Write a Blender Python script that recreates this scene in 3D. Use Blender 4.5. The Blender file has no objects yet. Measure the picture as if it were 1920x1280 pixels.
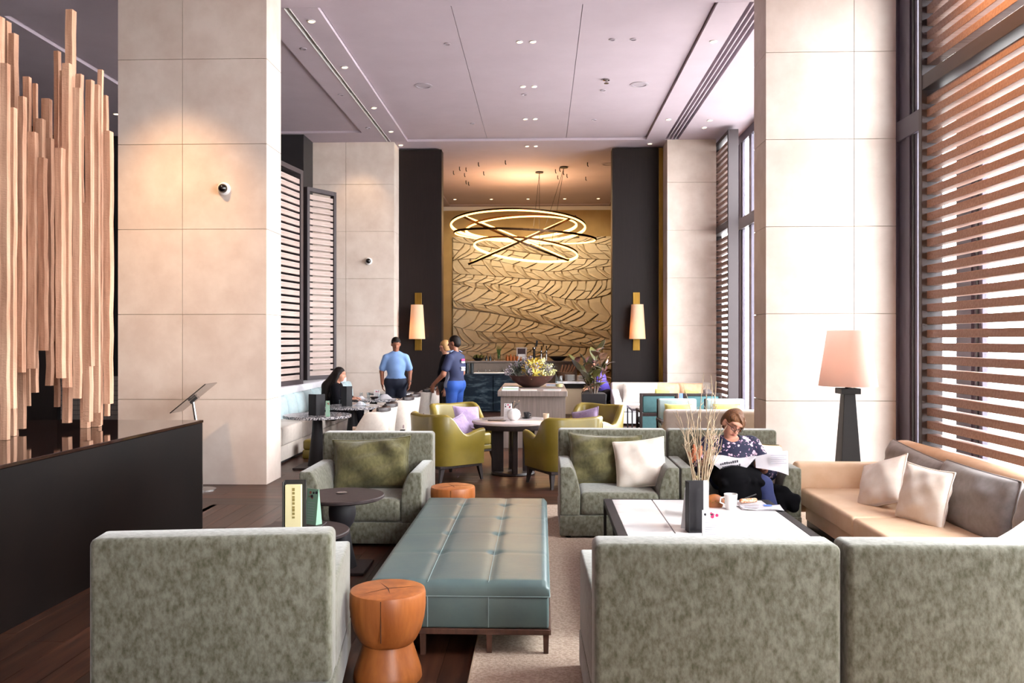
import bpy, bmesh, math, random
import numpy as np
from mathutils import Vector, Matrix, Euler

# ------------------------------------------------------------------ camera, world, light, exposure
SC = bpy.context.scene
COL = SC.collection
R = math.radians
cam_d = bpy.data.cameras.new('camera'); cam = bpy.data.objects.new('camera', cam_d); COL.objects.link(cam)
cam.location = (0, 0, 1.7)
cam.rotation_euler = (R(90), 0, math.atan2(55, 1600))
cam_d.sensor_width = 36; cam_d.lens = 30.0; cam_d.shift_y = -3 / 1920
cam_d.clip_start = 0.05; cam_d.clip_end = 300
SC.camera = cam
SC.view_settings.view_transform = 'Standard'; SC.view_settings.look = 'None'
SC.view_settings.gamma = 1; SC.view_settings.use_curve_mapping = False
SC.view_settings.exposure = 0.0
SKY = 24.5
w = bpy.data.worlds.new('daylight'); SC.world = w; w.use_nodes = True
bg = w.node_tree.nodes['Background']; bg.inputs[0].default_value = (0.985, 0.955, 1.0, 1); bg.inputs[1].default_value = SKY
try:
    SC.cycles.use_denoising = True
    SC.cycles.max_bounces = 8; SC.cycles.diffuse_bounces = 5; SC.cycles.transparent_max_bounces = 12
    SC.cycles.caustics_reflective = False; SC.cycles.caustics_refractive = False
    SC.cycles.sample_clamp_indirect = 6
except Exception:
    pass

def portal(y0, y1, z0, z1, x):
    d = bpy.data.lights.new('window_portal', 'AREA'); d.shape = 'RECTANGLE'; d.size = y1 - y0; d.size_y = z1 - z0
    o = bpy.data.objects.new('window_portal', d); COL.objects.link(o)
    o.location = (x, (y0 + y1) / 2, (z0 + z1) / 2); o.rotation_euler = (R(90), 0, R(90)); d.cycles.is_portal = True
for a in ((-7, -2.5, 0, 5.9, 4.3), (2.0, 9.9, 0, 5.9, 4.3), (10.5, 18.0, 0, 5.9, 4.3)): portal(*a)

def spot(name, loc, target, watt, col=(1, .72, .42), size=60, blend=.6, r=.04):
    d = bpy.data.lights.new(name, 'SPOT'); d.energy = watt; d.color = col; d.spot_size = R(size); d.spot_blend = blend; d.shadow_soft_size = r
    o = bpy.data.objects.new(name, d); COL.objects.link(o); o.location = loc
    o.rotation_euler = (Vector(target) - Vector(loc)).to_track_quat('-Z', 'Y').to_euler()
    return o
def bulb(name, loc, watt, col=(1, .72, .42), r=.05):
    d = bpy.data.lights.new(name, 'POINT'); d.energy = watt; d.color = col; d.shadow_soft_size = r
    o = bpy.data.objects.new(name, d); COL.objects.link(o); o.location = loc
    return o
WARM = (1.0, .66, .34)
# ceiling spots: wall washers over the left column, the timber sculpture, the relief wall, the louvre
spot('column_spot', (-4.35, 7.9, 5.85), (-4.2, 9.9, 2.5), 760, (1, .6, .28), 50, 1.0)
spot('sculpture_spot', (-4.2, 7.9, 5.85), (-3.85, 6.7, 3.0), 260, WARM, 50, .8)
for x in (-2.2, -1.0, .2, 1.4): spot("relief_wall_spot", (x, 24.2, 5.86), (x, 26.9, 4.0), 260, (1, .76, .46), 66, 1.0)
spot('louvre_spot', (2.75, 6.3, 5.85), (3.75, 6.6, 4.5), 900, (1, .5, .16), 80, .9)
spot('back_column_spot', (-3.6, 16.9, 5.85), (-3.9, 18.0, 4.2), 60, WARM, 60, .8)

# ------------------------------------------------------------------ material helpers
def lin(c):
    if isinstance(c, str):
        c = c.lstrip('#'); c = [int(c[i:i + 2], 16) / 255 for i in (0, 2, 4)]
        c = [x / 12.92 if x <= .04045 else ((x + .055) / 1.055) ** 2.4 for x in c]
    return (c[0], c[1], c[2], 1)
MATS = {}
def M(name, col, rough=.5, metal=0, col2=None, scale=5, stretch=(1, 1, 1), detail=4, bump=0, bscale=None, bstretch=None, sheen=0, coat=0,
      rand=0, emit=0, spec=.5, ramp=(.35, .65), alpha=None, trans=0):
    m = bpy.data.materials.new(name); m.use_nodes = True; nt = m.node_tree; N = nt.nodes; L = nt.links
    b = N['Principled BSDF']
    b.inputs['Base Color'].default_value = lin(col); b.inputs['Roughness'].default_value = rough; b.inputs['Metallic'].default_value = metal
    b.inputs['Specular IOR Level'].default_value = spec
    if sheen: b.inputs['Sheen Weight'].default_value = sheen; b.inputs['Sheen Roughness'].default_value = .45
    if coat: b.inputs['Coat Weight'].default_value = coat; b.inputs['Coat Roughness'].default_value = .08
    if trans: b.inputs['Transmission Weight'].default_value = trans
    tc = N.new('ShaderNodeTexCoord'); out = None
    def noise(sc, st, det):
        mp = N.new('ShaderNodeMapping'); mp.inputs['Scale'].default_value = st; L.new(tc.outputs['Object'], mp.inputs[0])
        n = N.new('ShaderNodeTexNoise'); n.inputs['Scale'].default_value = sc; n.inputs['Detail'].default_value = det; n.inputs['Roughness'].default_value = .6
        L.new(mp.outputs[0], n.inputs['Vector']); return n
    if col2:
        n = noise(scale, stretch, detail); r = N.new('ShaderNodeValToRGB'); r.color_ramp.elements[0].position = ramp[0]; r.color_ramp.elements[1].position = ramp[1]
        r.color_ramp.elements[0].color = lin(col); r.color_ramp.elements[1].color = lin(col2); L.new(n.outputs['Fac'], r.inputs[0]); out = r.outputs[0]
    if rand:
        oi = N.new('ShaderNodeObjectInfo'); mr = N.new('ShaderNodeMapRange'); mr.inputs[3].default_value = 1 - rand; mr.inputs[4].default_value = 1 + rand
        L.new(oi.outputs['Random'], mr.inputs[0]); hs = N.new('ShaderNodeHueSaturation'); hs.inputs['Color'].default_value = lin(col)
        L.new(mr.outputs[0], hs.inputs['Value'])
        if out: L.new(out, hs.inputs['Color'])
        out = hs.outputs[0]
    if out: L.new(out, b.inputs['Base Color'])
    if bump:
        n = noise(bscale or scale * 3, bstretch or stretch, 3); bp = N.new('ShaderNodeBump'); bp.inputs['Strength'].default_value = bump; bp.inputs['Distance'].default_value = .01
        L.new(n.outputs['Fac'], bp.inputs['Height']); L.new(bp.outputs[0], b.inputs['Normal'])
    if emit:
        b.inputs['Emission Strength'].default_value = emit; b.inputs['Emission Color'].default_value = lin(col)
    MATS[name] = m
    return m
def glass(name, tint=(1, 1, 1, 1), refl=.08):
    m = bpy.data.materials.new(name); m.use_nodes = True; nt = m.node_tree; N = nt.nodes; L = nt.links
    N.remove(N['Principled BSDF']); o = N['Material Output']
    t = N.new('ShaderNodeBsdfTransparent'); t.inputs[0].default_value = tint; g = N.new('ShaderNodeBsdfGlossy'); g.inputs['Roughness'].default_value = .02
    lw = N.new('ShaderNodeLayerWeight'); f = N.new('ShaderNodeMath'); f.operation = 'POWER'; f.inputs[1].default_value = 4.0; f2 = N.new('ShaderNodeMath'); f2.operation = 'MULTIPLY_ADD'
    f2.inputs[1].default_value = .4; f2.inputs[2].default_value = .03; lw.inputs[0].default_value = .5; mx = N.new('ShaderNodeMixShader')
    L.new(lw.outputs['Facing'], f.inputs[0]); L.new(f.outputs[0], f2.inputs[0]); L.new(f2.outputs[0], mx.inputs[0]); L.new(t.outputs[0], mx.inputs[1]); L.new(g.outputs[0], mx.inputs[2]); L.new(mx.outputs[0], o.inputs[0])
    MATS[name] = m; return m
def shade_mat(name, col, emit=0):
    m = bpy.data.materials.new(name); m.use_nodes = True; nt = m.node_tree; N = nt.nodes; L = nt.links
    N.remove(N['Principled BSDF']); o = N['Material Output']
    d = N.new('ShaderNodeBsdfDiffuse'); d.inputs[0].default_value = lin(col); t = N.new('ShaderNodeBsdfTranslucent'); t.inputs[0].default_value = lin(col)
    mx = N.new('ShaderNodeMixShader'); mx.inputs[0].default_value = .55
    L.new(d.outputs[0], mx.inputs[1]); L.new(t.outputs[0], mx.inputs[2]); L.new(mx.outputs[0], o.inputs[0]); MATS[name] = m; return m

# stone, plaster, wood
stone = M('limestone', '#dccdc2', .55, col2='#cebcb0', scale=2.5, detail=8, bump=.02, bscale=60, rand=.025, spec=.3)
joint = M('joint', '#a8957f', .9)
ceil_m = M('ceiling_paint', '#bfb0ba', .85, col2='#baabb5', scale=1.5, spec=.1)
ceil_dark = M('slot_black', '#0b0a0b', .9)
white_m = M('white_paint', '#efecea', .6)
dark_panel = M('dark_stained_oak', '#1d1513', .55, col2='#160f0e', scale=6, stretch=(12, 12, .4), spec=.15)
floor_m = M('plank_oak', '#4e2f20', .36, col2='#2f1b13', scale=3, stretch=(7, .45, 7), detail=7, bump=.05, bscale=9, rand=.38, spec=.3)
floor_x = M('plank_oak_cross', '#4e2f20', .36, col2='#2f1b13', scale=3, stretch=(.45, 7, 7), detail=7, bump=.05, bscale=9, rand=.38, spec=.3)
gapm = M('floor_gap', '#140d0a', .9)
black_gloss = M('black_stone', '#0a0504', .45, col2='#0f0806', scale=2, spec=.06)
bronze = M('bronze_frame', '#4a4450', .45, metal=.2, spec=.4)
louvre_frame = M('louvre_frame', '#3d3537', .5, spec=.3)
slat_m = M('louvre_oak', '#9a7e74', .55, col2='#84675c', scale=4, stretch=(10, .5, 10), detail=7, rand=.06, bump=.05, bscale=12, spec=.3)
slat_l = M('louvre_oak_left', '#b5a29b', .55, col2='#9d8981', scale=4, stretch=(.7, .7, 10), detail=7, rand=.06, spec=.3)
timber = M('raw_timber', '#cfa489', .8, col2='#a37860', scale=4, stretch=(5, 5, .35), detail=9, rand=.2, bump=.5, bscale=16, bstretch=(2, 2, 5), spec=.15)
darkwood = M('dark_wood', '#352a29', .5, col2='#291f1f', scale=5, stretch=(6, 6, 1), spec=.35)
walnut = M('walnut_legs', '#59392b', .45, col2='#432a20', scale=5, stretch=(6, 6, 1))
stoolwood = M('orange_timber', '#ad6632', .38, col2='#8a4a20', scale=3, stretch=(5, 5, .6), detail=6, bump=.03, bscale=10, rand=.05, spec=.45)
greywood = M('grey_oak', '#8a7c77', .5, col2='#72655f', scale=4, stretch=(14, 14, .5), detail=7, bump=.05, bscale=8)
# cloth, leather
velvet = M('sage_velvet', '#45432f', .85, col2='#737164', scale=40, stretch=(1, 1, .6), detail=12, sheen=.45, bump=.12, bscale=80, spec=.2, ramp=(.3, .64), rand=.03)
velvet_in = M('sage_velvet_cushion', '#4a4528', .85, col2='#66603f', scale=34, stretch=(1, 1, .6), detail=10, sheen=.45, bump=.15, bscale=40, spec=.2, ramp=(.3, .7))
teal_leather = M('teal_leather', '#4b5d5f', .36, col2='#596a67', scale=3, detail=5, bump=.04, bscale=40, spec=.45)
stitch = M('pale_stitch', '#879b9b', .6)
olive_leather = M('olive_leather', '#81702a', .3, col2='#746424', scale=3, bump=.03, bscale=60, spec=.5)
lilac = M('lilac_cloth', '#9d86a6', .9, col2='#8d7797', scale=30, bump=.05, sheen=.2, rand=.08)
ivory = M('ivory_cloth', '#f4e9dd', .85, col2='#eedfd0', scale=12, sheen=.2, bump=.06, bscale=25)
beige_leather = M('beige_upholstery', '#e3c3a4', .5, col2='#dcb996', scale=6, bump=.03, bscale=50, spec=.35)
grey_cloth = M('grey_linen', '#8a8381', .85, col2='#7d7674', scale=20, bump=.1, bscale=14, sheen=.25)
cream_cloth = M('cream_cloth', '#c4b8ae', .8, col2='#baada3', scale=14, bump=.05, sheen=.15)
white_cover = M('white_slipcover', '#d3d1d6', .85, bump=.1, bscale=12, col2='#cac8cd', scale=6)
tan_cloth = M('tan_cloth', '#d2ab8a', .85, col2='#c99f7d', scale=14)
teal_cloth = M('teal_cloth', '#4a7377', .8, col2='#436a6e', scale=14, sheen=.2)
paleteal = M('pale_teal_cloth', '#a3b4b8', .8, col2='#98aaae', scale=14, sheen=.2)
lime_cloth = M('lime_cloth', '#aba35a', .8, col2='#9e964f', scale=14, sheen=.2)
rug_m = M('beige_rug', '#cbb8a6', .95, col2='#b09b88', scale=60, detail=3, bump=.5, bscale=120, spec=.1, ramp=(.4, .6))
# stone tops, metal, misc
marble = M('white_marble', '#f4f0ef', .06, col2='#d9d0d0', scale=2.2, stretch=(1, 2.5, 1), detail=9, spec=.5, ramp=(.52, .75))
granite = M('speckled_granite', '#3a3a40', .15, col2='#b9b4b6', scale=55, detail=2, spec=.5, ramp=(.45, .55))
bluestone = M('dark_green_marble', '#16202a', .2, col2='#54646c', scale=3.2, stretch=(1, 1, 3.2), detail=9, spec=.5, ramp=(.5, .78))
brass = M('brass', '#8a6a2c', .4, metal=.85, col2='#76581f', scale=5, stretch=(8, 8, .5))
chrome = M('brushed_steel', '#b9b4b2', .25, metal=.95)
black_m = M('matt_black', '#171416', .5)
charcoal = M('charcoal', '#1d1a1d', .55, spec=.3)
led = M('warm_led', '#ffb662', .5, emit=7)
lampglow = M('downlight_glow', '#ffd9a0', .5, emit=14)
shade_w = shade_mat('lamp_shade_cloth', '#f7e6df')
shade_s = shade_mat('sconce_shade_cloth', '#f3dcc2')
pane = glass('window_glass', (.97, 1, .99, 1))
clear = glass('clear_glass', (.93, .95, .96, 1))
paper = M('paper', '#e9e6e6', .8)
newsprint = M('newsprint', '#c6c0c4', .85, col2='#bcb5b9', scale=9)
cream_paper = M('cream_paper', '#e6d9a6', .8)
ink = M('ink', '#26232b', .8)
redink = M('magenta_print', '#c7285f', .7)
blueink = M('blue_print', '#4d6fc0', .7)
greenink = M('green_print', '#7fa48c', .7)
skin = M('skin', '#c08a72', .55, col2='#b87f68', scale=12, spec=.35)
skin_tan = M('skin_tan', '#96614a', .55, col2='#8b5741', scale=12, spec=.35)
hair_dark = M('dark_hair', '#0e0807', .6, col2='#1a0f0b', scale=20, stretch=(6, 6, .6), bump=.3, spec=.2)
hair_brown = M('brown_hair', '#4e2f1c', .55, col2='#7a5030', scale=16, stretch=(6, 6, .8), bump=.4, spec=.25)
hair_blond = M('blond_hair', '#b58a56', .5, col2='#99703f', scale=20, stretch=(6, 6, .6), bump=.3)
# ------------------------------------------------------------------ mesh helpers
class G:
    """collects vertices and faces of one mesh"""
    def __init__(s): s.v = []; s.f = []
    def add(s, v, f, mat=None):
        o = len(s.v)
        if mat is not None: v = [tuple(mat @ Vector(p)) for p in v]
        s.v += [tuple(p) for p in v]; s.f += [tuple(i + o for i in q) for q in f]; return s
    def box(s, x0, x1, y0, y1, z0, z1, mat=None):
        v = [(x0, y0, z0), (x1, y0, z0), (x1, y1, z0), (x0, y1, z0), (x0, y0, z1), (x1, y0, z1), (x1, y1, z1), (x0, y1, z1)]
        return s.add(v, [(3, 2, 1, 0), (4, 5, 6, 7), (0, 1, 5, 4), (1, 2, 6, 5), (2, 3, 7, 6), (3, 0, 4, 7)], mat)
    def taper(s, c0, h0, c1, h1, mat=None):
        """frustum with a rectangular section: centre and half sizes at both ends"""
        v = []
        for c, h in ((c0, h0), (c1, h1)):
            for a, b in ((-1, -1), (1, -1), (1, 1), (-1, 1)): v.append((c[0] + a * h[0], c[1] + b * h[1], c[2]))
        return s.add(v, [(3, 2, 1, 0), (4, 5, 6, 7), (0, 1, 5, 4), (1, 2, 6, 5), (2, 3, 7, 6), (3, 0, 4, 7)], mat)
    def prism(s, poly, axis, a, b, mat=None):
        """extrude a 2D polygon (ccw in the two other axes) along axis from a to b"""
        n = len(poly); v = []
        for t in (a, b):
            for p, q in poly: v.append({'x': (t, p, q), 'y': (p, t, q), 'z': (p, q, t)}[axis])
        f = [tuple(range(n))[::-1], tuple(range(n, 2 * n))] + [(i, (i + 1) % n, n + (i + 1) % n, n + i) for i in range(n)]
        if axis == 'y': f = [q[::-1] for q in f]
        return s.add(v, f, mat)
    def lathe(s, prof, seg=28, c=(0, 0, 0), mat=None):
        v = []; f = []; rings = []
        for r, z in prof:
            if r < 1e-5: rings.append([len(v)]); v.append((c[0], c[1], c[2] + z))
            else:
                rings.append(list(range(len(v), len(v) + seg)))
                v += [(c[0] + r * math.cos(2 * math.pi * i / seg), c[1] + r * math.sin(2 * math.pi * i / seg), c[2] + z) for i in range(seg)]
        for a, b in zip(rings, rings[1:]):
            for i in range(seg):
                j = (i + 1) % seg
                if len(a) == 1 and len(b) == 1: continue
                if len(a) == 1: f.append((a[0], b[i], b[j])[::-1])
                elif len(b) == 1: f.append((a[i], a[j], b[0]))
                else: f.append((a[i], a[j], b[j], b[i]))
        if len(rings[0]) > 1: f.append(tuple(rings[0])[::-1])
        if len(rings[-1]) > 1: f.append(tuple(rings[-1]))
        return s.add(v, f, mat)
    def tube(s, pts, r, seg=6, closed=False, mat=None, flat=None):
        n = len(pts); P = [Vector(p) for p in pts]; v = []; f = []
        rr = r if isinstance(r, (list, tuple)) else [r] * n
        up = None
        for i in range(n):
            a = P[(i - 1) % n] if closed or i else P[0]; b = P[(i + 1) % n] if closed or i < n - 1 else P[-1]
            t = (b - a).normalized()
            if up is None:
                up = t.orthogonal().normalized()
            up = (up - t * up.dot(t)).normalized(); sd = t.cross(up)
            for k in range(seg):
                an = 2 * math.pi * k / seg; v.append(tuple(P[i] + (up * math.cos(an) + sd * math.sin(an)) * rr[i]))
        m = n if closed else n - 1
        for i in range(m):
            j = (i + 1) % n
            for k in range(seg): l = (k + 1) % seg; f.append((i * seg + k, i * seg + l, j * seg + l, j * seg + k))
        if not closed: f += [tuple(range(seg))[::-1], tuple(range((n - 1) * seg, n * seg))]
        return s.add(v, f, mat)
    def sheet(s, rows, thick=None):
        """grid of points; with thick it becomes a solid sheet"""
        a = np.array(rows, float); n, m = a.shape[:2]; v = [tuple(p) for p in a.reshape(-1, 3)]
        f = [(i * m + j, i * m + j + 1, (i + 1) * m + j + 1, (i + 1) * m + j) for i in range(n - 1) for j in range(m - 1)]
        if thick:
            du = np.gradient(a, axis=0); dv = np.gradient(a, axis=1); nn = np.cross(dv, du); nn /= np.linalg.norm(nn, axis=2, keepdims=True) + 1e-9
            b = a - nn * thick; o = n * m; v += [tuple(p) for p in b.reshape(-1, 3)]
            f += [tuple(i + o for i in q)[::-1] for q in f]
            rim = [j for j in range(m)] + [i * m + m - 1 for i in range(1, n)] + [(n - 1) * m + j for j in range(m - 2, -1, -1)] + [i * m for i in range(n - 2, 0, -1)]
            f += [(rim[i], rim[i] + o, rim[(i + 1) % len(rim)] + o, rim[(i + 1) % len(rim)]) for i in range(len(rim))]
        return s.add(v, f)
    def build(s, name, mat, parent=None, bevel=0, seg=2, smooth=.6, loc=None, rot=None):
        me = bpy.data.meshes.new(name)
        if bevel:
            bm = bmesh.new(); vs = [bm.verts.new(p) for p in s.v]
            for q in s.f:
                try: bm.faces.new([vs[i] for i in q])
                except ValueError: pass
            bm.normal_update()
            es = [e for e in bm.edges if len(e.link_faces) == 2 and e.calc_face_angle(0) > .5]
            bmesh.ops.bevel(bm, geom=es, offset=bevel, segments=seg, profile=.5, affect='EDGES', clamp_overlap=True)
            bmesh.ops.recalc_face_normals(bm, faces=bm.faces); bm.to_mesh(me); bm.free()
        else:
            me.from_pydata(s.v, [], s.f); me.validate()
            bm = bmesh.new(); bm.from_mesh(me); bmesh.ops.recalc_face_normals(bm, faces=bm.faces); bm.to_mesh(me); bm.free()
        if smooth: me.shade_smooth(); me.set_sharp_from_angle(angle=smooth)
        me.materials.append(mat)
        return mk(name, me, parent, loc, rot)
def mk(name, me, parent=None, loc=None, rot=None):
    o = bpy.data.objects.new(name, me); COL.objects.link(o)
    if parent: o.parent = parent
    if loc: o.location = loc
    if rot: o.rotation_euler = rot
    return o
def tag(o, label, cat, group=None, kind=None):
    o['label'] = label; o['category'] = cat
    if group: o['group'] = group
    if kind: o['kind'] = kind
    return o
def thing(name, label, cat, loc=(0, 0, 0), rz=0, group=None, kind=None, rot=None):
    o = bpy.data.objects.new(name, None); COL.objects.link(o); o.location = loc; o.rotation_euler = rot or (0, 0, rz); o.empty_display_size = .1
    return tag(o, label, cat, group, kind)
def children_of(o): return [c for c in bpy.data.objects if c.parent == o]
def dup(root, loc, rz=0, label=None, group=None, rot=None):
    def cp(o, par):
        c = o.copy(); COL.objects.link(c); c.parent = par
        for ch in KIDS.get(o.name, []): cp(ch, c)
        return c
    KIDS = {}
    for o in bpy.data.objects:
        if o.parent: KIDS.setdefault(o.parent.name, []).append(o)
    r = cp(root, None); r.location = loc; r.rotation_euler = rot or (0, 0, rz)
    if label: r['label'] = label
    if group: r['group'] = group
    return r
def rbox(name, mat, parent, x0, x1, y0, y1, z0, z1, bevel=.02, seg=3, **k): return G().box(x0, x1, y0, y1, z0, z1).build(name, mat, parent, bevel, seg, **k)
def plain(name, mat, parent, x0, x1, y0, y1, z0, z1, **k): return G().box(x0, x1, y0, y1, z0, z1).build(name, mat, parent, **k)

def pillow(name, mat, parent, wd, ht, th, loc=(0, 0, 0), rot=(0, 0, 0), n=16, seed=0, pinch=.07, piping=None, wr=.012, power=.42):
    """a stuffed cushion standing in its local XZ plane, thickness along Y"""
    rs = np.random.RandomState(seed); u = np.linspace(-1, 1, n + 1); u = np.sign(u) * np.abs(u) ** .8; U, V = np.meshgrid(u, u, indexing='ij')
    x = wd / 2 * U * (1 - pinch * (1 - V ** 2)); z = ht / 2 * V * (1 - pinch * (1 - U ** 2))
    prof = np.clip((1 - U ** 2) * (1 - V ** 2), 0, 1) ** power
    ph = rs.rand(6) * 6.28
    rip = wr * (np.sin(5 * U + 3 * V + ph[0]) + 1.3 * np.sin(7 * (U + .6 * V) + ph[3]) * np.exp(-((U - .5) ** 2 + (V - .6) ** 2) * 2.5) + np.sin(9 * V - 4 * U + ph[1]) + .7 * np.sin(13 * U * V + ph[2])) * prof
    t = th / 2 * prof
    a = np.stack([x, t + rip, z], -1); b = np.stack([x, -t + rip * .6, z], -1)
    g = G(); m = n + 1; g.v = [tuple(p) for p in a.reshape(-1, 3)] + [tuple(p) for p in b.reshape(-1, 3)]; o = m * m
    g.f = [(i * m + j, i * m + j + 1, (i + 1) * m + j + 1, (i + 1) * m + j) for i in range(n) for j in range(n)]
    g.f += [tuple(k + o for k in q)[::-1] for q in g.f]
    rim = [j for j in range(m)] + [i * m + n for i in range(1, m)] + [n * m + j for j in range(n - 1, -1, -1)] + [i * m for i in range(n - 1, 0, -1)]
    g.f += [(rim[i], rim[(i + 1) % len(rim)], rim[(i + 1) % len(rim)] + o, rim[i] + o) for i in range(len(rim))]
    ob = g.build(name, mat, parent, smooth=3.2, loc=loc, rot=rot)
    if piping:
        G().tube([g.v[i] for i in rim], .006, 5, True).build('piping', piping, ob, smooth=3)
    return ob

def shell(path, th, zb, zt, flare=0.0, seg=6):
    """upright upholstered shell along an open plan path; zt is a list of top heights"""
    P = [Vector((p[0], p[1])) for p in path]; n = len(P); rows = []
    for i in range(n):
        t = (P[min(i + 1, n - 1)] - P[max(i - 1, 0)]).normalized(); nr = Vector((t.y, -t.x))
        z1 = zt[i]; h = th / 2; q = []
        def pt(off, z): p = P[i] + nr * off; return (p.x, p.y, z)
        q.append(pt(h, zb)); q.append(pt(h + flare * .3, zb + (z1 - zb) * .5)); q.append(pt(h + flare, z1 - h * .8))
        for k in range(1, seg): a = math.pi * k / seg; q.append(pt(flare + h * math.cos(a), z1 - h * .8 + h * .8 * math.sin(a)))
        q.append(pt(-h + flare, z1 - h * .8)); q.append(pt(-h + flare * .3, zb + (z1 - zb) * .5)); q.append(pt(-h, zb)); rows.append(q)
    m = len(rows[0]); g = G(); g.v = [p for r in rows for p in r]
    g.f = [(i * m + j, i * m + (j + 1) % m, (i + 1) * m + (j + 1) % m, (i + 1) * m + j) for i in range(n - 1) for j in range(m)]
    g.f += [tuple(range(m))[::-1], tuple(range((n - 1) * m, n * m))]
    return g
def rounded_u(wd, dp, r, n=6, m=10):
    """plan path of a U open to -Y: left arm front -> back -> right arm front (outward normal on the right hand)"""
    x = wd / 2; p = [(-x, -dp / 2 + (dp - r) * i / m) for i in range(m)]
    p += [(-x + r - r * math.cos(a), dp / 2 - r + r * math.sin(a)) for a in [math.pi / 2 * i / n for i in range(n + 1)]]
    k = 6; p += [(-x + r + (wd - 2 * r) * i / k, dp / 2) for i in range(1, k)]
    p += [(x - r + r * math.sin(a), dp / 2 - r + r * math.cos(a)) for a in [math.pi / 2 * i / n for i in range(n + 1)]]
    p += [(x, dp / 2 - r - (dp - r) * (i + 1) / m) for i in range(m)]
    return p[::-1]

# signed-distance bodies polygonised with surface nets: one continuous skin for people, hair and clothes
def sd_caps(p, a, b, ra, rb):
    a = np.array(a, np.float32); b = np.array(b, np.float32); ab = b - a; t = np.clip(((p - a) @ ab) / (ab @ ab + 1e-9), 0, 1)
    return np.linalg.norm(p - a - t[..., None] * ab, axis=-1) - (ra + (rb - ra) * t)
def sd_ell(p, c, r, Rm=None):
    q = p - np.array(c, np.float32)
    if Rm is not None: q = q @ np.array(Rm, np.float32)
    r = np.array(r, np.float32); k = np.linalg.norm(q / r, axis=-1); return (k - 1) * r.min() * .5 + (k - 1) * k / (np.linalg.norm(q / (r * r), axis=-1) + 1e-6) * .5
def sdf(prims, res=.01, k=.03, subs=(), clips=(), grow=0.0):
    lo = np.array([1e9] * 3); hi = -lo
    def bb(pr):
        if pr[0] == 'c': a, b, ra, rb = pr[1:5]; m = max(ra, rb); return np.minimum(a, b) - m, np.maximum(a, b) + m
        c, r = pr[1], pr[2]; m = max(r); return np.array(c) - m, np.array(c) + m
    for pr in prims: a, b = bb(pr); lo = np.minimum(lo, a); hi = np.maximum(hi, b)
    lo = lo - 3 * res - grow; hi = hi + 3 * res + grow; n = np.ceil((hi - lo) / res).astype(int) + 1
    ax = [(lo[i] + res * np.arange(n[i])).astype(np.float32) for i in range(3)]
    D = np.full(n, 1.0, np.float32); mg = k + 3 * res + grow
    def loc(pr):
        a, b = bb(pr); i0 = np.clip(np.floor((a - mg - lo) / res).astype(int), 0, n); i1 = np.clip(np.ceil((b + mg - lo) / res).astype(int) + 1, 0, n)
        sl = tuple(slice(x, y) for x, y in zip(i0, i1)); return sl, np.stack(np.meshgrid(*[ax[d][sl[d]] for d in range(3)], indexing='ij'), -1)
    def val(pr, p): return sd_caps(p, *pr[1:5]) if pr[0] == 'c' else sd_ell(p, *pr[1:])
    for pr in prims:
        sl, p = loc(pr)
        if 0 in p.shape: continue
        d = val(pr, p) - grow; a = D[sl]; kk = k if len(pr) < 6 or pr[0] == 'e' else pr[5]; h = np.clip(.5 + .5 * (a - d) / kk, 0, 1); D[sl] = a + (d - a) * h - kk * h * (1 - h)
    for pr in subs:
        sl, p = loc(pr)
        if 0 in p.shape: continue
        d = -val(pr, p); D[sl] = np.maximum(D[sl], d)
    for nv, off in clips:
        d = ax[0][:, None, None] * nv[0] + ax[1][None, :, None] * nv[1] + ax[2][None, None, :] * nv[2] - off; D = np.maximum(D, d)
    ins = D < 0; cnt = np.zeros(n - 1, np.int8); offs = [(i, j, l) for i in (0, 1) for j in (0, 1) for l in (0, 1)]
    sub = lambda A, o: A[o[0]:A.shape[0] - 1 + o[0], o[1]:A.shape[1] - 1 + o[1], o[2]:A.shape[2] - 1 + o[2]]
    for o in offs: cnt += sub(ins, o)
    idx = np.argwhere((cnt > 0) & (cnt < 8)); vals = {o: D[idx[:, 0] + o[0], idx[:, 1] + o[1], idx[:, 2] + o[2]] for o in offs}
    acc = np.zeros((len(idx), 3), np.float32); num = np.zeros(len(idx), np.float32)
    for o in offs:
        for d in range(3):
            if o[d] == 0:
                q = tuple(1 if e == d else o[e] for e in range(3)); a, b = vals[o], vals[q]; m = (a < 0) != (b < 0)
                t = np.where(m, a / np.where(m, a - b, 1), 0); pt = np.tile(np.array(o, np.float32), (len(idx), 1)); pt[:, d] += t
                acc += pt * m[:, None]; num += m
    V = (idx + acc / num[:, None]) * res + lo; vid = np.full(n - 1, -1, np.int64); vid[idx[:, 0], idx[:, 1], idx[:, 2]] = np.arange(len(idx)); F = []
    for d in range(3):
        e1, e2 = [(1, 2), (2, 0), (0, 1)][d]; s0 = [slice(None)] * 3; s1 = [slice(None)] * 3; s0[d] = slice(0, -1); s1[d] = slice(1, None)
        A = ins[tuple(s0)]; B = ins[tuple(s1)]; E = np.argwhere(A != B); E = E[(E[:, e1] > 0) & (E[:, e2] > 0) & (E[:, e1] < n[e1] - 1) & (E[:, e2] < n[e2] - 1)]
        fl = A[E[:, 0], E[:, 1], E[:, 2]]
        def g(a, b): q = E.copy(); q[:, e1] -= a; q[:, e2] -= b; return vid[q[:, 0], q[:, 1], q[:, 2]]
        Q = np.stack([g(0, 0), g(1, 0), g(1, 1), g(0, 1)], 1); Q[~fl] = Q[~fl][:, ::-1]; F.append(Q)
    F = np.concatenate(F); F = F[(F >= 0).all(1)]
    return V, F
def sobj(name, mat, parent, prims, res=.01, k=.03, **kw):
    V, F = sdf(prims, res, k, **kw); me = bpy.data.meshes.new(name); me.from_pydata(V.tolist(), [], F.tolist()); me.shade_smooth(); me.materials.append(mat)
    return mk(name, me, parent)
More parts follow.
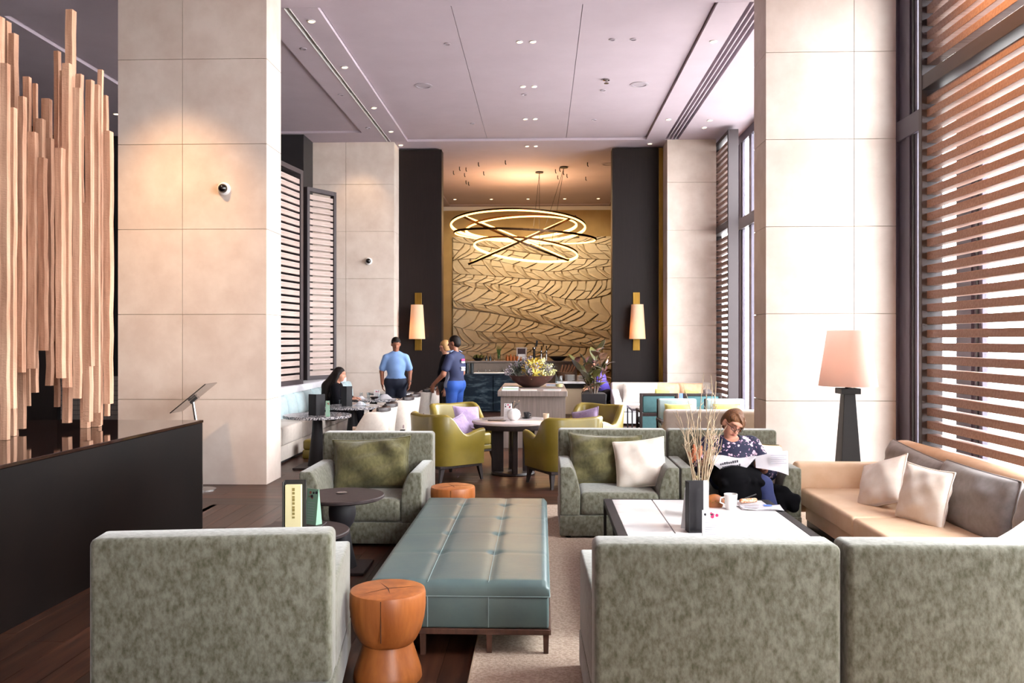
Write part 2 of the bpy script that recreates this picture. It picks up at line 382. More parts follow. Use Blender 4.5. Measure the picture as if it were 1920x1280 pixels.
# ------------------------------------------------------------------ the setting
rnd = random.Random(7)
def struct(o, label, cat): return tag(o, label, cat, kind='structure')
floor = struct(plain('floor', gapm, None, -10, 4.3, -7, 27, -.25, -.006), 'dark brown timber plank floor running under the whole lounge', 'floor')
def plank(x0, x1, y0, y1, m, par): G().box(x0 + .0015, x1 - .0015, y0 + .0015, y1 - .0015, -.03, 0).build('plank', m, par, smooth=0)
x = -3.4
while x < 3.9:
    y = 2.2 + rnd.random() * 1.6 - 1.6; x1 = x + .18
    while y < 8.7:
        y1 = min(y + 2.0, 8.7)
        if y1 - max(y, 2.2) > .05: plank(x, x1, max(y, 2.2), y1, floor_m, floor)
        y = y1
    x = x1
y = 8.7
while y < 12.9:
    x = -5.2 - rnd.random() * 2; y1 = y + .18
    while x < 2.58:
        x1 = min(x + 2.2, 2.58); plank(max(x, -5.2), x1, y, y1, floor_x, floor); x = x1
    y = y1
g = G(); y = y1
while y < 26.9:
    x = -10 - rnd.random() * 2
    while x < 4.2:
        x1 = min(x + 2.2, 4.2); g.box(max(x, -10) + .002, x1 - .002, y + .002, y + .178, -.03, 0); x = x1
    y += .18
for yy in np.arange(8.7, 12.85, .18):
    g.box(2.582, 4.2, yy + .002, yy + .178, -.03, 0); g.box(-10, -5.202, yy + .002, yy + .178, -.03, 0)
for xx in np.arange(-10, -3.5, .18): g.box(xx + .002, xx + .178, -7, 8.7, -.03, 0)
for xx in np.arange(-3.4, 4.1, .18): g.box(xx + .002, xx + .178, -7, 2.2, -.03, 0)
o = g.build('far_planks', floor_x, floor, smooth=0); o['kind'] = 'stuff'

def column(label, x0, x1, y0, y1, vj, h=5.9, left=True, right=True, g_=.006):
    c = struct(plain('stone_column', joint, None, x0 + .02, x1 - .02, y0 + .02, y1, 0, h), label, 'column')
    xs = [x0, *vj, x1]; nz = int(math.ceil(h))
    for k in range(nz):
        z0, z1 = k + .0, min(k + 1, h)
        for a, b in zip(xs, xs[1:]):
            G().box(a + (g_ / 2 if a != x0 else 0), b - (g_ / 2 if b != x1 else 0), y0, y0 + .024, z0 + g_ / 2, z1 - g_ / 2).build('stone_tile', stone, c, smooth=0)
        if left: G().box(x0, x0 + .024, y0 + .025, y1, z0 + g_ / 2, z1 - g_ / 2).build('stone_tile', stone, c, smooth=0)
        if right: G().box(x1 - .024, x1, y0 + .025, y1, z0 + g_ / 2, z1 - g_ / 2).build('stone_tile', stone, c, smooth=0)
    return c
column('large cream limestone column beside the timber sculpture', -4.99, -3.22, 9.9, 10.45, [-4.22])
column('bright white limestone column behind the floor lamp', 2.58, 4.07, 9.9, 10.45, [3.58], right=False)
struct(plain('wall_pier', bronze, None, 4.05, 4.3, 9.87, 10.5, 0, 5.95), 'dark pier between the window frames behind the white column', 'wall')
column('cream limestone column behind the man in the blue shirt', -4.88, -3.12, 18.0, 18.6, [-4.15])
column('pale limestone column behind the far cream sofa', 2.64, 3.66, 18.0, 18.6, [])

# ceiling
ceiling = struct(plain('ceiling', ceil_dark, None, -10, 4.3, -7, 27, 6.0, 6.2), 'pale lilac plaster ceiling with recessed panels', 'ceiling')
def panel(x0, x1, y0, y1, z): G().box(x0, x1, y0, y1, z, 6.02).build('ceiling_panel', ceil_m, ceiling, smooth=0)
panel(-10, 4.2, -7, 10.705, 5.9)
for a, b in ((-2.82, -1.152), (-1.144, .52), (.528, 2.18)): panel(a, b, 10.72, 17.98, 5.945)
panel(-2.855, -2.83, 10.71, 18, 5.9); panel(-3.19, -2.855, 10.71, 18, 5.9); panel(-3.64, -3.265, 10.71, 18, 5.9)
panel(2.2, 2.59, 10.71, 18, 5.9); panel(2.87, 4.2, 10.71, 18, 5.9)
panel(-6.95, -3.65, 10.85, 17.2, 5.945); panel(-10, -6.97, 10.71, 18, 5.9); panel(-6.97, -3.64, 10.705, 10.84, 5.9); panel(-6.97, -3.64, 17.2, 18, 5.9)
panel(-10, 4.2, 18.005, 18.95, 5.9); panel(-2.86, 2.1, 18.96, 26.6, 5.93); panel(-4, -2.87, 18.96, 26.9, 5.9); panel(2.11, 4.2, 18.96, 26.9, 5.9); panel(-2.86, 2.1, 26.61, 26.9, 5.9)
for i in range(3): G().box(2.643 + i * .072, 2.662 + i * .072, 10.72, 17.99, 5.9, 6.01).build('vent_bar', ceil_m, ceiling, smooth=0)
for xx in (-3.262, -3.193): G().box(xx - .004, xx + .004, 10.72, 17.99, 5.893, 6.01).build('vent_bar', white_m, ceiling, smooth=0)

# walls
struct(plain('wall_left', dark_panel, None, -10.2, -10, -7, 27, 0, 6), 'dark wall on the far left side of the hall', 'wall')
struct(plain('wall_behind', stone, None, -10, 4.3, -7.2, -7, 0, 6), 'cream stone wall behind the viewer', 'wall')
wd = struct(plain('wall_aisle', black_m, None, -10, -4.86, 17.3, 18.6, .0, 5.95), 'black wall seen between the timber sculpture and the stone column', 'wall')
for k in range(9): G().box(-9.9, -4.9, 17.26, 17.3, .06 + k * .1, .15 + k * .1).build('wall_board', greywood, wd, smooth=0)
struct(plain('wall_back', M('sand_plaster', '#b79d6f', .8, col2='#a98f62', scale=1.4, detail=8), None, -4.2, 4.3, 26.9, 27.1, 0, 6), 'sand coloured plaster wall behind the bar', 'wall')
struct(plain('wall_bar_left', dark_panel, None, -3.4, -3.16, 18.58, 26.9, 0, 5.95), 'dark side wall of the bar alcove on the left', 'wall')
struct(plain('wall_bar_right', dark_panel, None, 2.7, 2.9, 18.59, 26.9, 0, 5.95), 'dark side wall of the bar alcove on the right', 'wall')
struct(plain('wall_portal_left', dark_panel, None, -3.15, -2.18, 18.6, 18.95, 0, 5.86), 'tall dark oak portal panel with the left sconce', 'wall')
struct(plain('wall_portal_right', dark_panel, None, 1.54, 2.54, 18.6, 18.95, 0, 5.86), 'tall dark oak portal panel with the right sconce', 'wall')
struct(plain('trim_1', brass, None, 2.545, 2.635, 18.58, 18.95, 0, 5.86), 'brass strip beside the right portal panel', 'trim')
struct(plain('trim_2', white_m, None, -4.0, 3.5, 26.86, 26.9, 5.78, 5.92), 'white ceiling trim above the relief wall', 'trim')

# relief wall: leaf-vein cells, every cell its own tilted slab
relief_m = M('carved_sandstone', '#ddd2bd', .75, col2='#d2c5ac', scale=3, detail=8, bump=.05, bscale=50, rand=.03)
relief = tag(plain('relief_panel', relief_m, None, -2.8, 2.2, 26.86, 26.9, .75, 4.95), 'carved sandstone relief of leaf veins on the wall behind the bar', 'wall relief')
rr = random.Random(3)
NB = 6
def curve(b, x):
    """boundary curve b of the leaf bands: height at x"""
    t = (x + 2.8) / 5.0
    base = .55 + b * .8
    return base + .42 * math.sin(1.15 + t * 2.3 + b * .32) * (1 if b < 5 else .55) + (.55 * (t - .45) if b % 3 == 1 else -.25 * (t - .5))
def cell(pts, hs):
    n = len(pts); v = [(x, 26.862, z) for x, z in pts] + [(x, 26.86 - h, z) for (x, z), h in zip(pts, hs)]
    f = [tuple(range(n, 2 * n))] + [(i, (i + 1) % n, n + (i + 1) % n, n + i) for i in range(n)]
    G().add(v, f).build('relief_cell', relief_m, relief, smooth=0)
for b in range(NB):
    for half in (0, 1):
        x = -3.2 + rr.random() * .2
        sl = (.5 if half else -.42) * (.75 + .25 * (b % 3))
        def edge(xx, q):
            lo, hi = curve(b, xx), curve(b + 1, xx); mid = .5 + .12 * math.sin(xx * 1.7 + b)
            fa, fb = (mid + .012, .97) if half else (.0, mid - .012)
            xs = xx + sl * (q - .5) + (.1 if half else -.1) * math.sin(math.pi * q) + .03 * math.sin(q * 7 + xx * 9)
            return (min(max(xs, -2.78), 2.18), min(max(lo + (hi - lo) * (fa + (fb - fa) * q), .78), 4.93))
        while x < 2.6:
            wdt = .17 + rr.random() * .3; x1 = x + wdt; cut = rr.choice((0, 1)); sp = .35 + .3 * rr.random()
            for q0, q1 in (((0, sp - .02), (sp + .02, 1)) if cut and wdt > .25 else ((0, 1),)):
                qs = [q0 + (q1 - q0) * i / 4 for i in range(5)]
                lft = [edge(x + .004, q) for q in qs]; rgt = [edge(x1 - .04, q) for q in qs]
                pts = rgt + lft[::-1]
                if max(p[0] for p in pts) - min(p[0] for p in pts) > .06 and max(p[1] for p in pts) - min(p[1] for p in pts) > .06:
                    h1, h0 = .12 + .02 * rr.random(), .09
                    cell(pts, [h1] * 5 + [h0] * 5)
            x = x1

# windows on the right: frames, transoms, panes
def window(n, label, y0, y1, mull):
    r = struct(thing('window_%d' % n, label, 'window', (4.08, y0, 0)), label, 'window'); L = y1 - y0
    def fr(nm, a, b, z0, z1, x0=0, x1=.06): G().box(x0, x1, a, b, z0, z1).build(nm, bronze, r, .006, 1)
    fr('frame_rail', 0, L, 0, .1); fr('frame_rail', 0, L, 3.95, 4.18, -.03, .07); fr('frame_rail', 0, L, 5.72, 5.9)
    ys = [(m - y0 - wd_ / 2, m - y0 + wd_ / 2) for m, wd_ in mull]
    for a, b in ys: fr('frame_post', a, b, .1, 5.72); 
    for a, b in ys:
        if b - a > .3:
            G().box(-.012, 0, a + .06, a + .09, .1, 5.72).build('frame_bead', black_m, r, smooth=0)
            G().box(-.02, .0, (a + b) / 2 - .09, (a + b) / 2 + .0, .1, 5.72).build('frame_bead', bronze, r, smooth=0)
    for (a0, a1), (b0, b1) in zip(ys, ys[1:]):
        for z0, z1 in ((.1, 3.95), (4.18, 5.72)): G().box(.026, .034, a1, b0, z0, z1).build('pane', pane, r, smooth=0)
    return r
window(1, 'tall bronze framed window behind the near timber louvre', 2.0, 9.88, [(2.1, .2), (3.6, .12), (5.1, .12), (6.7, .14), (8.3, .5), (9.65, .46)])
window(2, 'tall bronze framed window beyond the white limestone column', 10.47, 18.6, [(10.6, .2), (12.2, .12), (13.8, .12), (15.4, .12), (16.85, .2), (17.9, .85)])
window(3, 'tall bronze framed window beside the viewer', -7, -2.5, [(-6.9, .2), (-5.4, .12), (-4, .12), (-2.6, .2)])
struct(plain('wall_right', stone, None, 4.0, 4.3, -2.5, 2.0, 0, 5.9), 'unseen limestone pier between the near windows, widened to cut daylight', 'wall')  # out of view; made wide to hold daylight off the front chair backs
struct(plain('ground_outside', M('pale_paving', '#d8d6d2', .9), None, 4.3, 60, -40, 70, -.3, -.12), 'pale paving outside the windows', 'ground')

# timber louvre screens
def louvre(label, p0, p1, zb, zt, pitch, sh, sd, m, posts, rails=(), fm=louvre_frame, pw=.07):
    a = Vector((p0[0], p0[1])); b = Vector((p1[0], p1[1])); L = (b - a).length; ang = math.atan2(b.y - a.y, b.x - a.x)
    r = thing('louvre_screen', label, 'louvre screen', (a.x, a.y, 0), ang)
    for q in posts: G().box(q - pw / 2, q + pw / 2, -sd, sd, zb, zt).build('post', fm, r, .004, 1)
    for z0, z1 in [(zb, zb + .08), (zt - .08, zt), *rails]: G().box(posts[0], posts[-1], -sd * .95, sd * .95, z0, z1).build('rail', fm, r, .004, 1)
    z = zb + .12; me = G().box(posts[0] + pw / 2 - .01, posts[-1] - pw / 2 + .01, -sd / 2, sd / 2, -sh / 2, sh / 2).build('slat', m, r, .003, 1, loc=(0, 0, z))
    z += pitch
    while z < zt - .1:
        if not any(z0 - sh * .4 < z < z1 + sh * .4 for z0, z1 in rails):
            o = me.copy(); COL.objects.link(o); o.location = (0, 0, z)
        z += pitch
    return r
louvre('brown oak louvre screen behind the beige sofa', (3.75, 5.9), (3.75, 8.4), .02, 5.88, .1245, .074, .1, slat_m, [0, 2.46], [(4.1, 4.24)])
louvre('far brown oak louvre screen beyond the white limestone column', (3.75, 16.85), (3.75, 18.4), .02, 5.82, .1245, .074, .1, slat_m, [0, 1.52], [(3.9, 4.04)])
louvre('dark framed slatted screen nearest the large cream column', (-4.28, 13.1), (-4.1, 14.4), .95, 4.58, .118, .082, .05, slat_l, [0.04, 1.27], pw=.1)
louvre('dark framed slatted screen behind the seated woman with long hair', (-4.39, 15.73), (-4.0, 16.4), .95, 4.55, .118, .088, .05, slat_l, [0.04, .74], pw=.07)

# ------------------------------------------------------------------ ceiling fittings
def disc(nm, label, cat, x, y, r, z, m, glow=None, h=.012, group=None):
    t = thing(nm, label, cat, (x, y, z), 0, group)
    G().lathe([(r * .72, 0), (r * .74, -h), (r, -h * .7), (r, 0)], 20).build('rim', m, t)
    G().lathe([(0, -.002), (r * .73, -.002), (r * .73, 0), (0, 0)], 20).build('lens' if glow else 'cover', glow or m, t)
    return t
DL = [(-3.03, y) for y in (11.15, 13.05, 15.35, 17.1, 18.3)]
for i, (x, y) in enumerate(DL): disc('downlight', 'warm recessed downlight, number %s from the front along the left ceiling slot' % ['one', 'two', 'three', 'four', 'five'][i], 'downlight', x, y, .055, 5.9, white_m, lampglow, group='ceiling downlights')
for i, y in enumerate((12.15, 14.3, 16.4, 18.5)):
    for j, x in enumerate((-.31, -.12)):
        disc('downlight', 'warm recessed downlight, %s of the %s pair along the middle ceiling panel' % (['left', 'right'][j], ['first', 'second', 'third', 'fourth'][i]), 'downlight', x, y, .05, 5.945 if y < 18 else 5.9, white_m, lampglow, group='ceiling downlights')
for i, (x, y) in enumerate(((2.42, 12.1), (2.42, 16.35), (3.22, 16.45), (3.22, 17.0), (2.32, 18.35))):
    disc('downlight', ['warm recessed downlight nearest the front beside the right air slots', 'dim recessed downlight midway beside the right air slots', 'warm recessed downlight near the right window, front one of two', 'warm recessed downlight near the right window, rear one of two', 'warm recessed downlight above the right portal panel'][i], 'downlight', x, y, .055, 5.9, white_m, lampglow, group='ceiling downlights')
disc('downlight', 'warm recessed downlight over the slatted screens', 'downlight', -5.2, 17.6, .06, 5.9, white_m, lampglow, group='ceiling downlights')
disc('downlight', 'small recessed downlight in the dark ceiling beside the large cream column', 'downlight', -7.9, 15.6, .06, 5.9, white_m, lampglow, group='ceiling downlights')
for i, x in enumerate((-2.6, -1.5, -.4, .7, 1.7)):
    disc('downlight', 'tiny bright downlight over the relief wall, %s from the left' % ['first', 'second', 'third', 'fourth', 'fifth'][i], 'downlight', x, 25.6, .06, 5.93, white_m, lampglow, group='relief wall downlights')
spk = M('speaker_grille', '#a79ba4', .7)
disc('ceiling_speaker', 'large round ceiling speaker left of the middle downlights', 'speaker', -1.97, 14.2, .155, 5.945, spk)
disc('ceiling_speaker', 'large round ceiling speaker right of the middle downlights', 'speaker', 1.63, 14.25, .155, 5.945, spk)
disc('ceiling_speaker', 'round ceiling speaker half hidden by the right portal panel', 'speaker', 1.6, 20.6, .16, 5.93, spk)
for i, (x, y, z, lb) in enumerate(((1.0, 12.1, 5.945, 'small grey ceiling cap, left of two near the front'), (1.3, 12.1, 5.945, 'small grey ceiling cap, right of two near the front'), (-3.43, 12.2, 5.9, 'small grey ceiling cap on the left strip near the front'),
        (-3.43, 14.5, 5.9, 'flat grey ceiling cap on the middle of the left strip'), (-3.43, 16.8, 5.9, 'small grey ceiling cap on the rear of the left strip'), (-1.35, 12.2, 5.945, 'small grey ceiling cap beside the left panel joint'),
        (-1.35, 16.7, 5.945, 'small grey ceiling cap at the rear of the left panel'), (1.02, 16.5, 5.945, 'small grey ceiling cap at the rear of the right panel'), (-.29, 14.75, 5.945, 'small round sensor just behind the second downlight pair'), (1.05, 14.55, 5.945, 'flat white smoke detector below the sprinkler'))):
    disc('ceiling_sensor', lb, 'ceiling fitting', x, y, .05, z, spk)
t = thing('sprinkler', 'small chrome sprinkler head on the right ceiling panel', 'sprinkler', (1.06, 13.95, 5.945))
G().lathe([(0, 0), (.05, 0), (.055, -.02), (.02, -.03), (.02, -.06), (0, -.06)], 14).build('body', chrome, t); G().lathe([(0, -.06), (.04, -.062), (.04, -.07), (0, -.07)], 14).build('deflector', chrome, t)
for i, (px_, yy) in enumerate(sorted(((-2.4, 20.5), (-2.2, 21.3), (-2.0, 20.8), (-1.95, 21.6), (-1.85, 20.9), (-1.5, 20.3), (-1.45, 21.4), (-2.6, 22.3), (-2.0, 22.6), (-1.95, 22.8), (-.85, 20.1), (.35, 21.2), (.45, 21.0), (.55, 21.4), (.42, 22.0), (.65, 21.8), (1.1, 20.4), (1.15, 22.2)))):
    o = G().tube([(0, 0, 0), (0, 0, -.07), (.02, 0, -.1)], .012, 5).build('ceiling_hook', black_m, None, loc=(px_, yy, 5.93)); tag(o, 'tiny dark ceiling hook above the ring chandelier, %s from the left' % 'first second third fourth fifth sixth seventh eighth ninth tenth eleventh twelfth thirteenth fourteenth fifteenth sixteenth seventeenth eighteenth'.split()[i], 'hook', 'tiny ceiling hooks above the chandelier')

def dome(label, loc, r=.05):
    t = thing('dome_camera', label, 'security camera', loc, 0, rot=(R(90), 0, 0))
    G().lathe([(0, 0), (r * 1.25, 0), (r * 1.25, .03), (r * .95, .05), (0, .05)], 24).build('mount', white_m, t)
    G().lathe([(r * .9 * math.cos(a), .05 + r * .9 * math.sin(a)) for a in [math.pi / 2 * i / 8 for i in range(9)]], 24).build('dome', M('dome_black', '#0b0a0c', .08, coat=.5), t)
dome('small black dome camera high on the large cream column', (-3.72, 9.9, 3.47), .06)
dome('tiny black dome camera on the far cream column', (-3.66, 18.0, 3.37), .06)
# ------------------------------------------------------------------ rug, plinth, sculpture
rug = tag(G().box(-.365, 3.7, 2.2, 8.75, .0005, .012).build('rug', rug_m, None, .004, 1), 'beige woven rug under the right seating group', 'rug')
G().tube([(-.36, 2.2, .012), (-.36, 8.745, .012), (3.69, 8.745, .012)], .006, 5).build('binding', M('rug_binding', '#a68f7a', .9), rug)
pl = thing('plinth', 'low glossy black stone plinth carrying the timber sculpture', 'plinth', (0, 0, 0))
G().prism([(-3.05, 7.59), (-7.2, 7.53), (-7.2, 1.2), (-3.22, 1.2), (-3.12, 4.8)], 'z', 0, .955).build('body', black_gloss, pl, .004, 1)
G().prism([(-3.045, 7.597), (-7.21, 7.537), (-7.21, 1.19), (-3.215, 1.19), (-3.115, 4.8)], 'z', .955, .978).build('top_slab', M('polished_granite', '#2a1a15', .05, col2='#20130f', scale=3, spec=.6), pl, .003, 1)
# beams: left px, right px, top px, bottom px, distance
BE = [(0, 12, 118, 829, 6.0), (3, 14, 39, 700, 6.9), (17, 29, 62, 720, 6.75), (14, 25, 201, 766, 6.15), (33, 43, 180, 698, 6.3), (43, 54, 143, 640, 6.95), (61, 68, 156, 650, 7.0),
      (51, 64, 247, 691, 6.35), (77, 91, 184, 600, 6.9), (64, 77, 222, 620, 6.7), (71, 83, 295, 657, 6.4), (86, 96, 259, 723, 6.6), (101, 110, 95, 600, 6.9), (104, 116, 277, 709, 6.3),
      (109, 116, 132, 640, 6.75), (116, 129, 118, 726, 6.5), (121, 134, 17, 560, 6.85), (136, 148, 164, 747, 6.35), (142, 152, 138, 600, 6.8), (160, 171, 149, 686, 6.6), (175, 184, 158, 774, 6.7),
      (182, 190, 130, 797, 6.85), (194, 201, 178, 780, 7.05), (194, 206, 245, 757, 6.8), (118, 130, 480, 793, 6.7), (149, 162, 400, 806.5, 6.84), (172, 185, 420, 803.5, 6.94), (155, 167, 380, 791, 6.6),
      (100, 108, 420, 763, 6.8), (47, 53, 420, 761, 6.85), (57, 66, 420, 736, 6.95), (14, 24, 420, 822, 6.25), (32, 43, 400, 804, 6.5), (0, 8, 420, 800, 6.6), (24, 32, 380, 812, 6.7), (142, 151, 300, 700, 6.7), (163, 171, 300, 740, 6.75),
      (88, 98, 330, 640, 6.75), (40, 48, 260, 660, 6.6), (128, 138, 300, 690, 6.9), (-22, -8, 90, 805, 6.05), (-40, -24, 150, 760, 6.4), (-14, 0, 30, 700, 6.6)]
F_, CX_, CY_ = 1600., 960., 637.
TH_ = math.atan2(55, 1600)
def at(px_, py_, yy):
    a = (px_ - CX_) / F_; s, c = math.sin(TH_), math.cos(TH_); rx, ry = -s + c * a, c + s * a; t = yy / ry
    return rx * t, 1.7 + (CY_ - py_) / F_ * t
sculp = thing('timber_sculpture', 'sculpture of upright rough sawn timber beams on the black plinth', 'sculpture', (-3.8, 6.6, .978))
rb = random.Random(11)
for (l, r_, ty, by, yy) in BE:
    xl, zt = at(l, ty, yy); xr, zb = at(r_, by, yy); zb = max(zb, .98); wd_ = max(xr - xl, .03); dp = wd_ * (.85 + rb.random() * .3)
    n = 12; v = []; f = []; lean = (rb.random() - .5) * .03; tw = (rb.random() - .5) * .25
    for i in range(n + 1):
        q = i / n; z = zb + (zt - zb) * q; ox = lean * (q - .5) + (rb.random() - .5) * .006; oy = (rb.random() - .5) * .006
        for a, b in ((-1, -1), (1, -1), (1, 1), (-1, 1)):
            xx, yy2 = a * wd_ / 2 * (1 + (rb.random() - .5) * .07), b * dp / 2 * (1 + (rb.random() - .5) * .07)
            v.append(((xl + xr) / 2 + ox + xx * math.cos(tw) - yy2 * math.sin(tw) + 3.8, yy + dp / 2 + oy + xx * math.sin(tw) + yy2 * math.cos(tw) - 6.6, z - .978))
    for i in range(n):
        for k in range(4): f.append((i * 4 + k, i * 4 + (k + 1) % 4, i * 4 + 4 + (k + 1) % 4, i * 4 + 4 + k))
    f += [(3, 2, 1, 0), (n * 4, n * 4 + 1, n * 4 + 2, n * 4 + 3)]
    G().add(v, f).build('timber_beam', timber, sculp, smooth=.5)
# reading stand beside the column
t = thing('sign_stand', 'slanted brushed steel sign stand between the plinth and the large column', 'sign stand', (-3.85, 9.55, 0))
G().lathe([(0, 0), (.16, 0), (.16, .012), (.02, .02), (0, .02)], 28).build('base', chrome, t)
G().tube([(0, 0, .015), (-.02, 0, .5), (-.1, 0, 1.01)], .018, 10).build('pole', chrome, t)
G().box(-.26, .26, -.17, .17, -.006, .006, Matrix.Translation((-.09, 0, 1.045)) @ Matrix.Rotation(R(-39), 4, 'Y')).build('board', chrome, t, .003, 1)
G().box(-.05, .05, -.03, .03, -.03, 0, Matrix.Translation((-.09, 0, 1.03)) @ Matrix.Rotation(R(-39), 4, 'Y')).build('bracket', chrome, t)

# ------------------------------------------------------------------ green armchairs (front towards local -Y)
AW, AD, AH = 1.01, .93, .86
def armchair(label, loc, rz, group, cushion=True):
    t = thing('velvet_armchair', label, 'armchair', loc, rz, group); x = AW / 2
    rbox('back', velvet, t, -x, x, AD / 2 - .19, AD / 2, .21, AH, .03, 4)
    for s in (-1, 1):
        pr = [(0, .2), (.168, .2), (.172, .36), (.168, .43), (.15, .51), (.118, .585), (.098, .61), (.085, .615), (0, .615)]
        poly = [(s * (-x + a), b) for a, b in pr]
        if s < 0: poly = poly[::-1]
        G().prism(poly, 'y', -AD / 2, AD / 2 - .17).build('arm', velvet, t, .022, 3)
    rbox('skirt', velvet, t, -x - .004, x + .004, -AD / 2 - .004, AD / 2 + .004, .03, .205, .012, 2)
    rbox('seat_cushion', velvet, t, -x + .166, x - .166, -AD / 2 - .01, AD / 2 - .2, .2, .4, .05, 5)
    for a in (-1, 1):
        for b in (-1, 1): G().taper((a * (x - .07), b * (AD / 2 - .07), 0), (.02, .02), (a * (x - .07), b * (AD / 2 - .07), .04), (.025, .025)).build('foot', black_m, t)
    return t
def welt(t, pts): G().tube(pts, .006, 5).build('piping', velvet_in, t)
GA = 'sage velvet armchairs'
armchair('sage velvet armchair behind the round dark side tables', (-1.485, 7.41, 0), 0, GA)
armchair('sage velvet armchair left of the reading woman with white pillow', (.665, 7.745, 0), 0, GA)
armchair('sage velvet armchair in which the woman reads a newspaper', (1.69, 7.745, 0), 0, GA)
armchair('sage velvet armchair seen from behind at the lower left', (-1.47, 4.055, 0), R(180 + 7.9), GA)
armchair('sage velvet armchair seen from behind in front of the marble table', (.715, 3.985, 0), R(181.2), GA)
armchair('sage velvet armchair seen from behind at the lower right corner', (1.748, 4.0, 0), R(181), GA)
o = pillow('cushion', velvet_in, None, .7, .47, .24, (-1.5, 7.5, .6), (R(-16), R(-3), R(2)), 26, 4, .09, velvet_in, .03); tag(o, 'slumped green velvet cushion in the armchair behind the side tables', 'cushion')
o = pillow('cushion', velvet_in, None, .68, .47, .24, (.58, 7.84, .605), (R(-16), R(2), 0), 26, 9, .09, velvet_in, .03); tag(o, 'slumped green velvet cushion behind the white pillow', 'cushion')
o = pillow('cushion', velvet_in, None, .6, .4, .2, (1.86, 7.92, .57), (R(-12), R(6), R(-8)), 18, 5, .05, velvet_in, .015); tag(o, 'green velvet cushion behind the reading woman', 'cushion')
o = pillow('cushion', ivory, None, .46, .44, .16, (.88, 7.63, .60), (R(-20), R(-8), R(-12)), 20, 2, .07, ivory, .01); tag(o, 'ivory square pillow in the green armchair left of the woman', 'cushion')
o = pillow('cushion', ivory, None, .42, .42, .16, (2.0, 7.62, .58), (R(-24), R(8), R(28)), 20, 6, .07, tan_cloth, .01); tag(o, 'ivory square pillow beside the reading woman under her newspaper', 'cushion')

# ------------------------------------------------------------------ ottoman
t = thing('leather_ottoman', 'long tufted teal leather ottoman bench in the middle', 'ottoman', (-.45, 5.82, 0)); hw, hl = .495, 1.23
rbox('body', teal_leather, t, -hw + .004, hw - .004, -hl + .004, hl - .004, .143, .318, .015, 3)
nx, ny = 43, 97; ux = np.linspace(-1, 1, nx); uy = np.linspace(-1, 1, ny); rows = []
seamx = [-hw / 3, hw / 3]; seamy = [5.2 - 5.82, 5.7 - 5.82, 6.2 - 5.82, 6.7 - 5.82]
for b in uy:
    row = []
    for a in ux:
        px_, py_ = a * hw, b * hl; ed = min(hw - abs(px_), hl - abs(py_)); dome_ = .012 * (1 - a * a) * (1 - b ** 4)
        gx = min(abs(px_ - s) for s in seamx); gy = min(abs(py_ - s) for s in seamy)
        z = .398 + dome_ - .008 * math.exp(-(gx / .02) ** 2) - .004 * math.exp(-(gy / .018) ** 2) - .014 * math.exp(-((gx / .035) ** 2 + (gy / .035) ** 2))
        if ed < .035: z -= .035 - math.sqrt(max(0, .035 ** 2 - (.035 - ed) ** 2))
        row.append((px_, py_, z))
    rows.append(row)
g = G().sheet(rows); n0 = len(g.v); rim = list(range(nx)) + [i * nx + nx - 1 for i in range(1, ny)] + [(ny - 1) * nx + j for j in range(nx - 2, -1, -1)] + [i * nx for i in range(ny - 2, 0, -1)]
g.v += [(g.v[i][0], g.v[i][1], .318) for i in rim]; m_ = len(rim)
g.f += [(rim[i], rim[(i + 1) % m_], n0 + (i + 1) % m_, n0 + i) for i in range(m_)] + [tuple(range(n0, n0 + m_))]
top = g.build('tufted_top', teal_leather, t, smooth=1.2)
for s in seamx: G().tube([(s, -hl + .01 + i * (2 * hl - .02) / 40, .3985 + .012 * (1 - (s / hw) ** 2) * (1 - ((-1 + i / 20)) ** 4) - .0065) for i in range(41)], .0018, 4).build('seam', stitch, top)
G().tube([(-hw, -hl, .318), (hw, -hl, .318), (hw, hl, .318), (-hw, hl, .318)], .003, 5, True).build('seam', stitch, t)
for s in seamx: G().tube([(s, -hl - .001, .32), (s, -hl + .003, .15)], .003, 4).build('seam', stitch, t)
g = G()
for a in (-1, 1): g.box(a * hw * .985 - .015, a * hw * .985 + .015, -hl, hl, .112, .143)
for b in (-1, 1): g.box(-hw, hw, b * hl * .99 - .015, b * hl * .99 + .015, .112, .143)
g.build('wood_frame', walnut, t, .003, 1)
for yy in (-hl + .015, -.4, .4, hl - .015):
    for xx in (-hw + .02, -.19, .17, hw - .02):
        if abs(yy) < 1 and abs(xx) < .3: continue
        G().taper((xx, yy, .013 if xx > -.0 else 0), (.013, .013), (xx, yy, .115), (.016, .016)).build('leg', walnut, t)

# ------------------------------------------------------------------ timber stools
def stool(label, loc):
    t = thing('timber_stool', label, 'stool', loc, 0, 'turned timber stools')
    G().lathe([(0, .45), (.17, .45), (.186, .446), (.19, .43), (.191, .37), (.184, .31), (.168, .25), (.145, .205), (.127, .185)][::-1], 40).build('seat', stoolwood, t, smooth=.9)
    G().lathe([(.165, 0), (.172, .01), (.168, .05), (.148, .11), (.13, .165), (.126, .186)], 40).build('foot', stoolwood, t, smooth=.9)
    g = G()
    for a, ln in ((.3, .16), (2.1, .13), (3.9, .15), (5.0, .1)):
        c, s = math.cos(a), math.sin(a); g.add([(0.004 * s, -.004 * c, .4512), (ln * c, ln * s, .4512), (-.004 * s, .004 * c, .4512), (0, 0, .448)], [(0, 1, 2), (0, 2, 3), (0, 3, 1), (1, 3, 2)])
    g.build('crack', M('crack_dark', '#3d1d0c', .9), t, smooth=0)
    G().box(-.0015, .0015, -.192, -.186, .24, .44).build('split_line', MATS['crack_dark'], t, smooth=0)
    return t
stool('orange turned timber stool in front of the ottoman', (-.772, 4.27, 0))
stool('orange turned timber stool at the far end of the ottoman', (-.757, 7.29, 0))

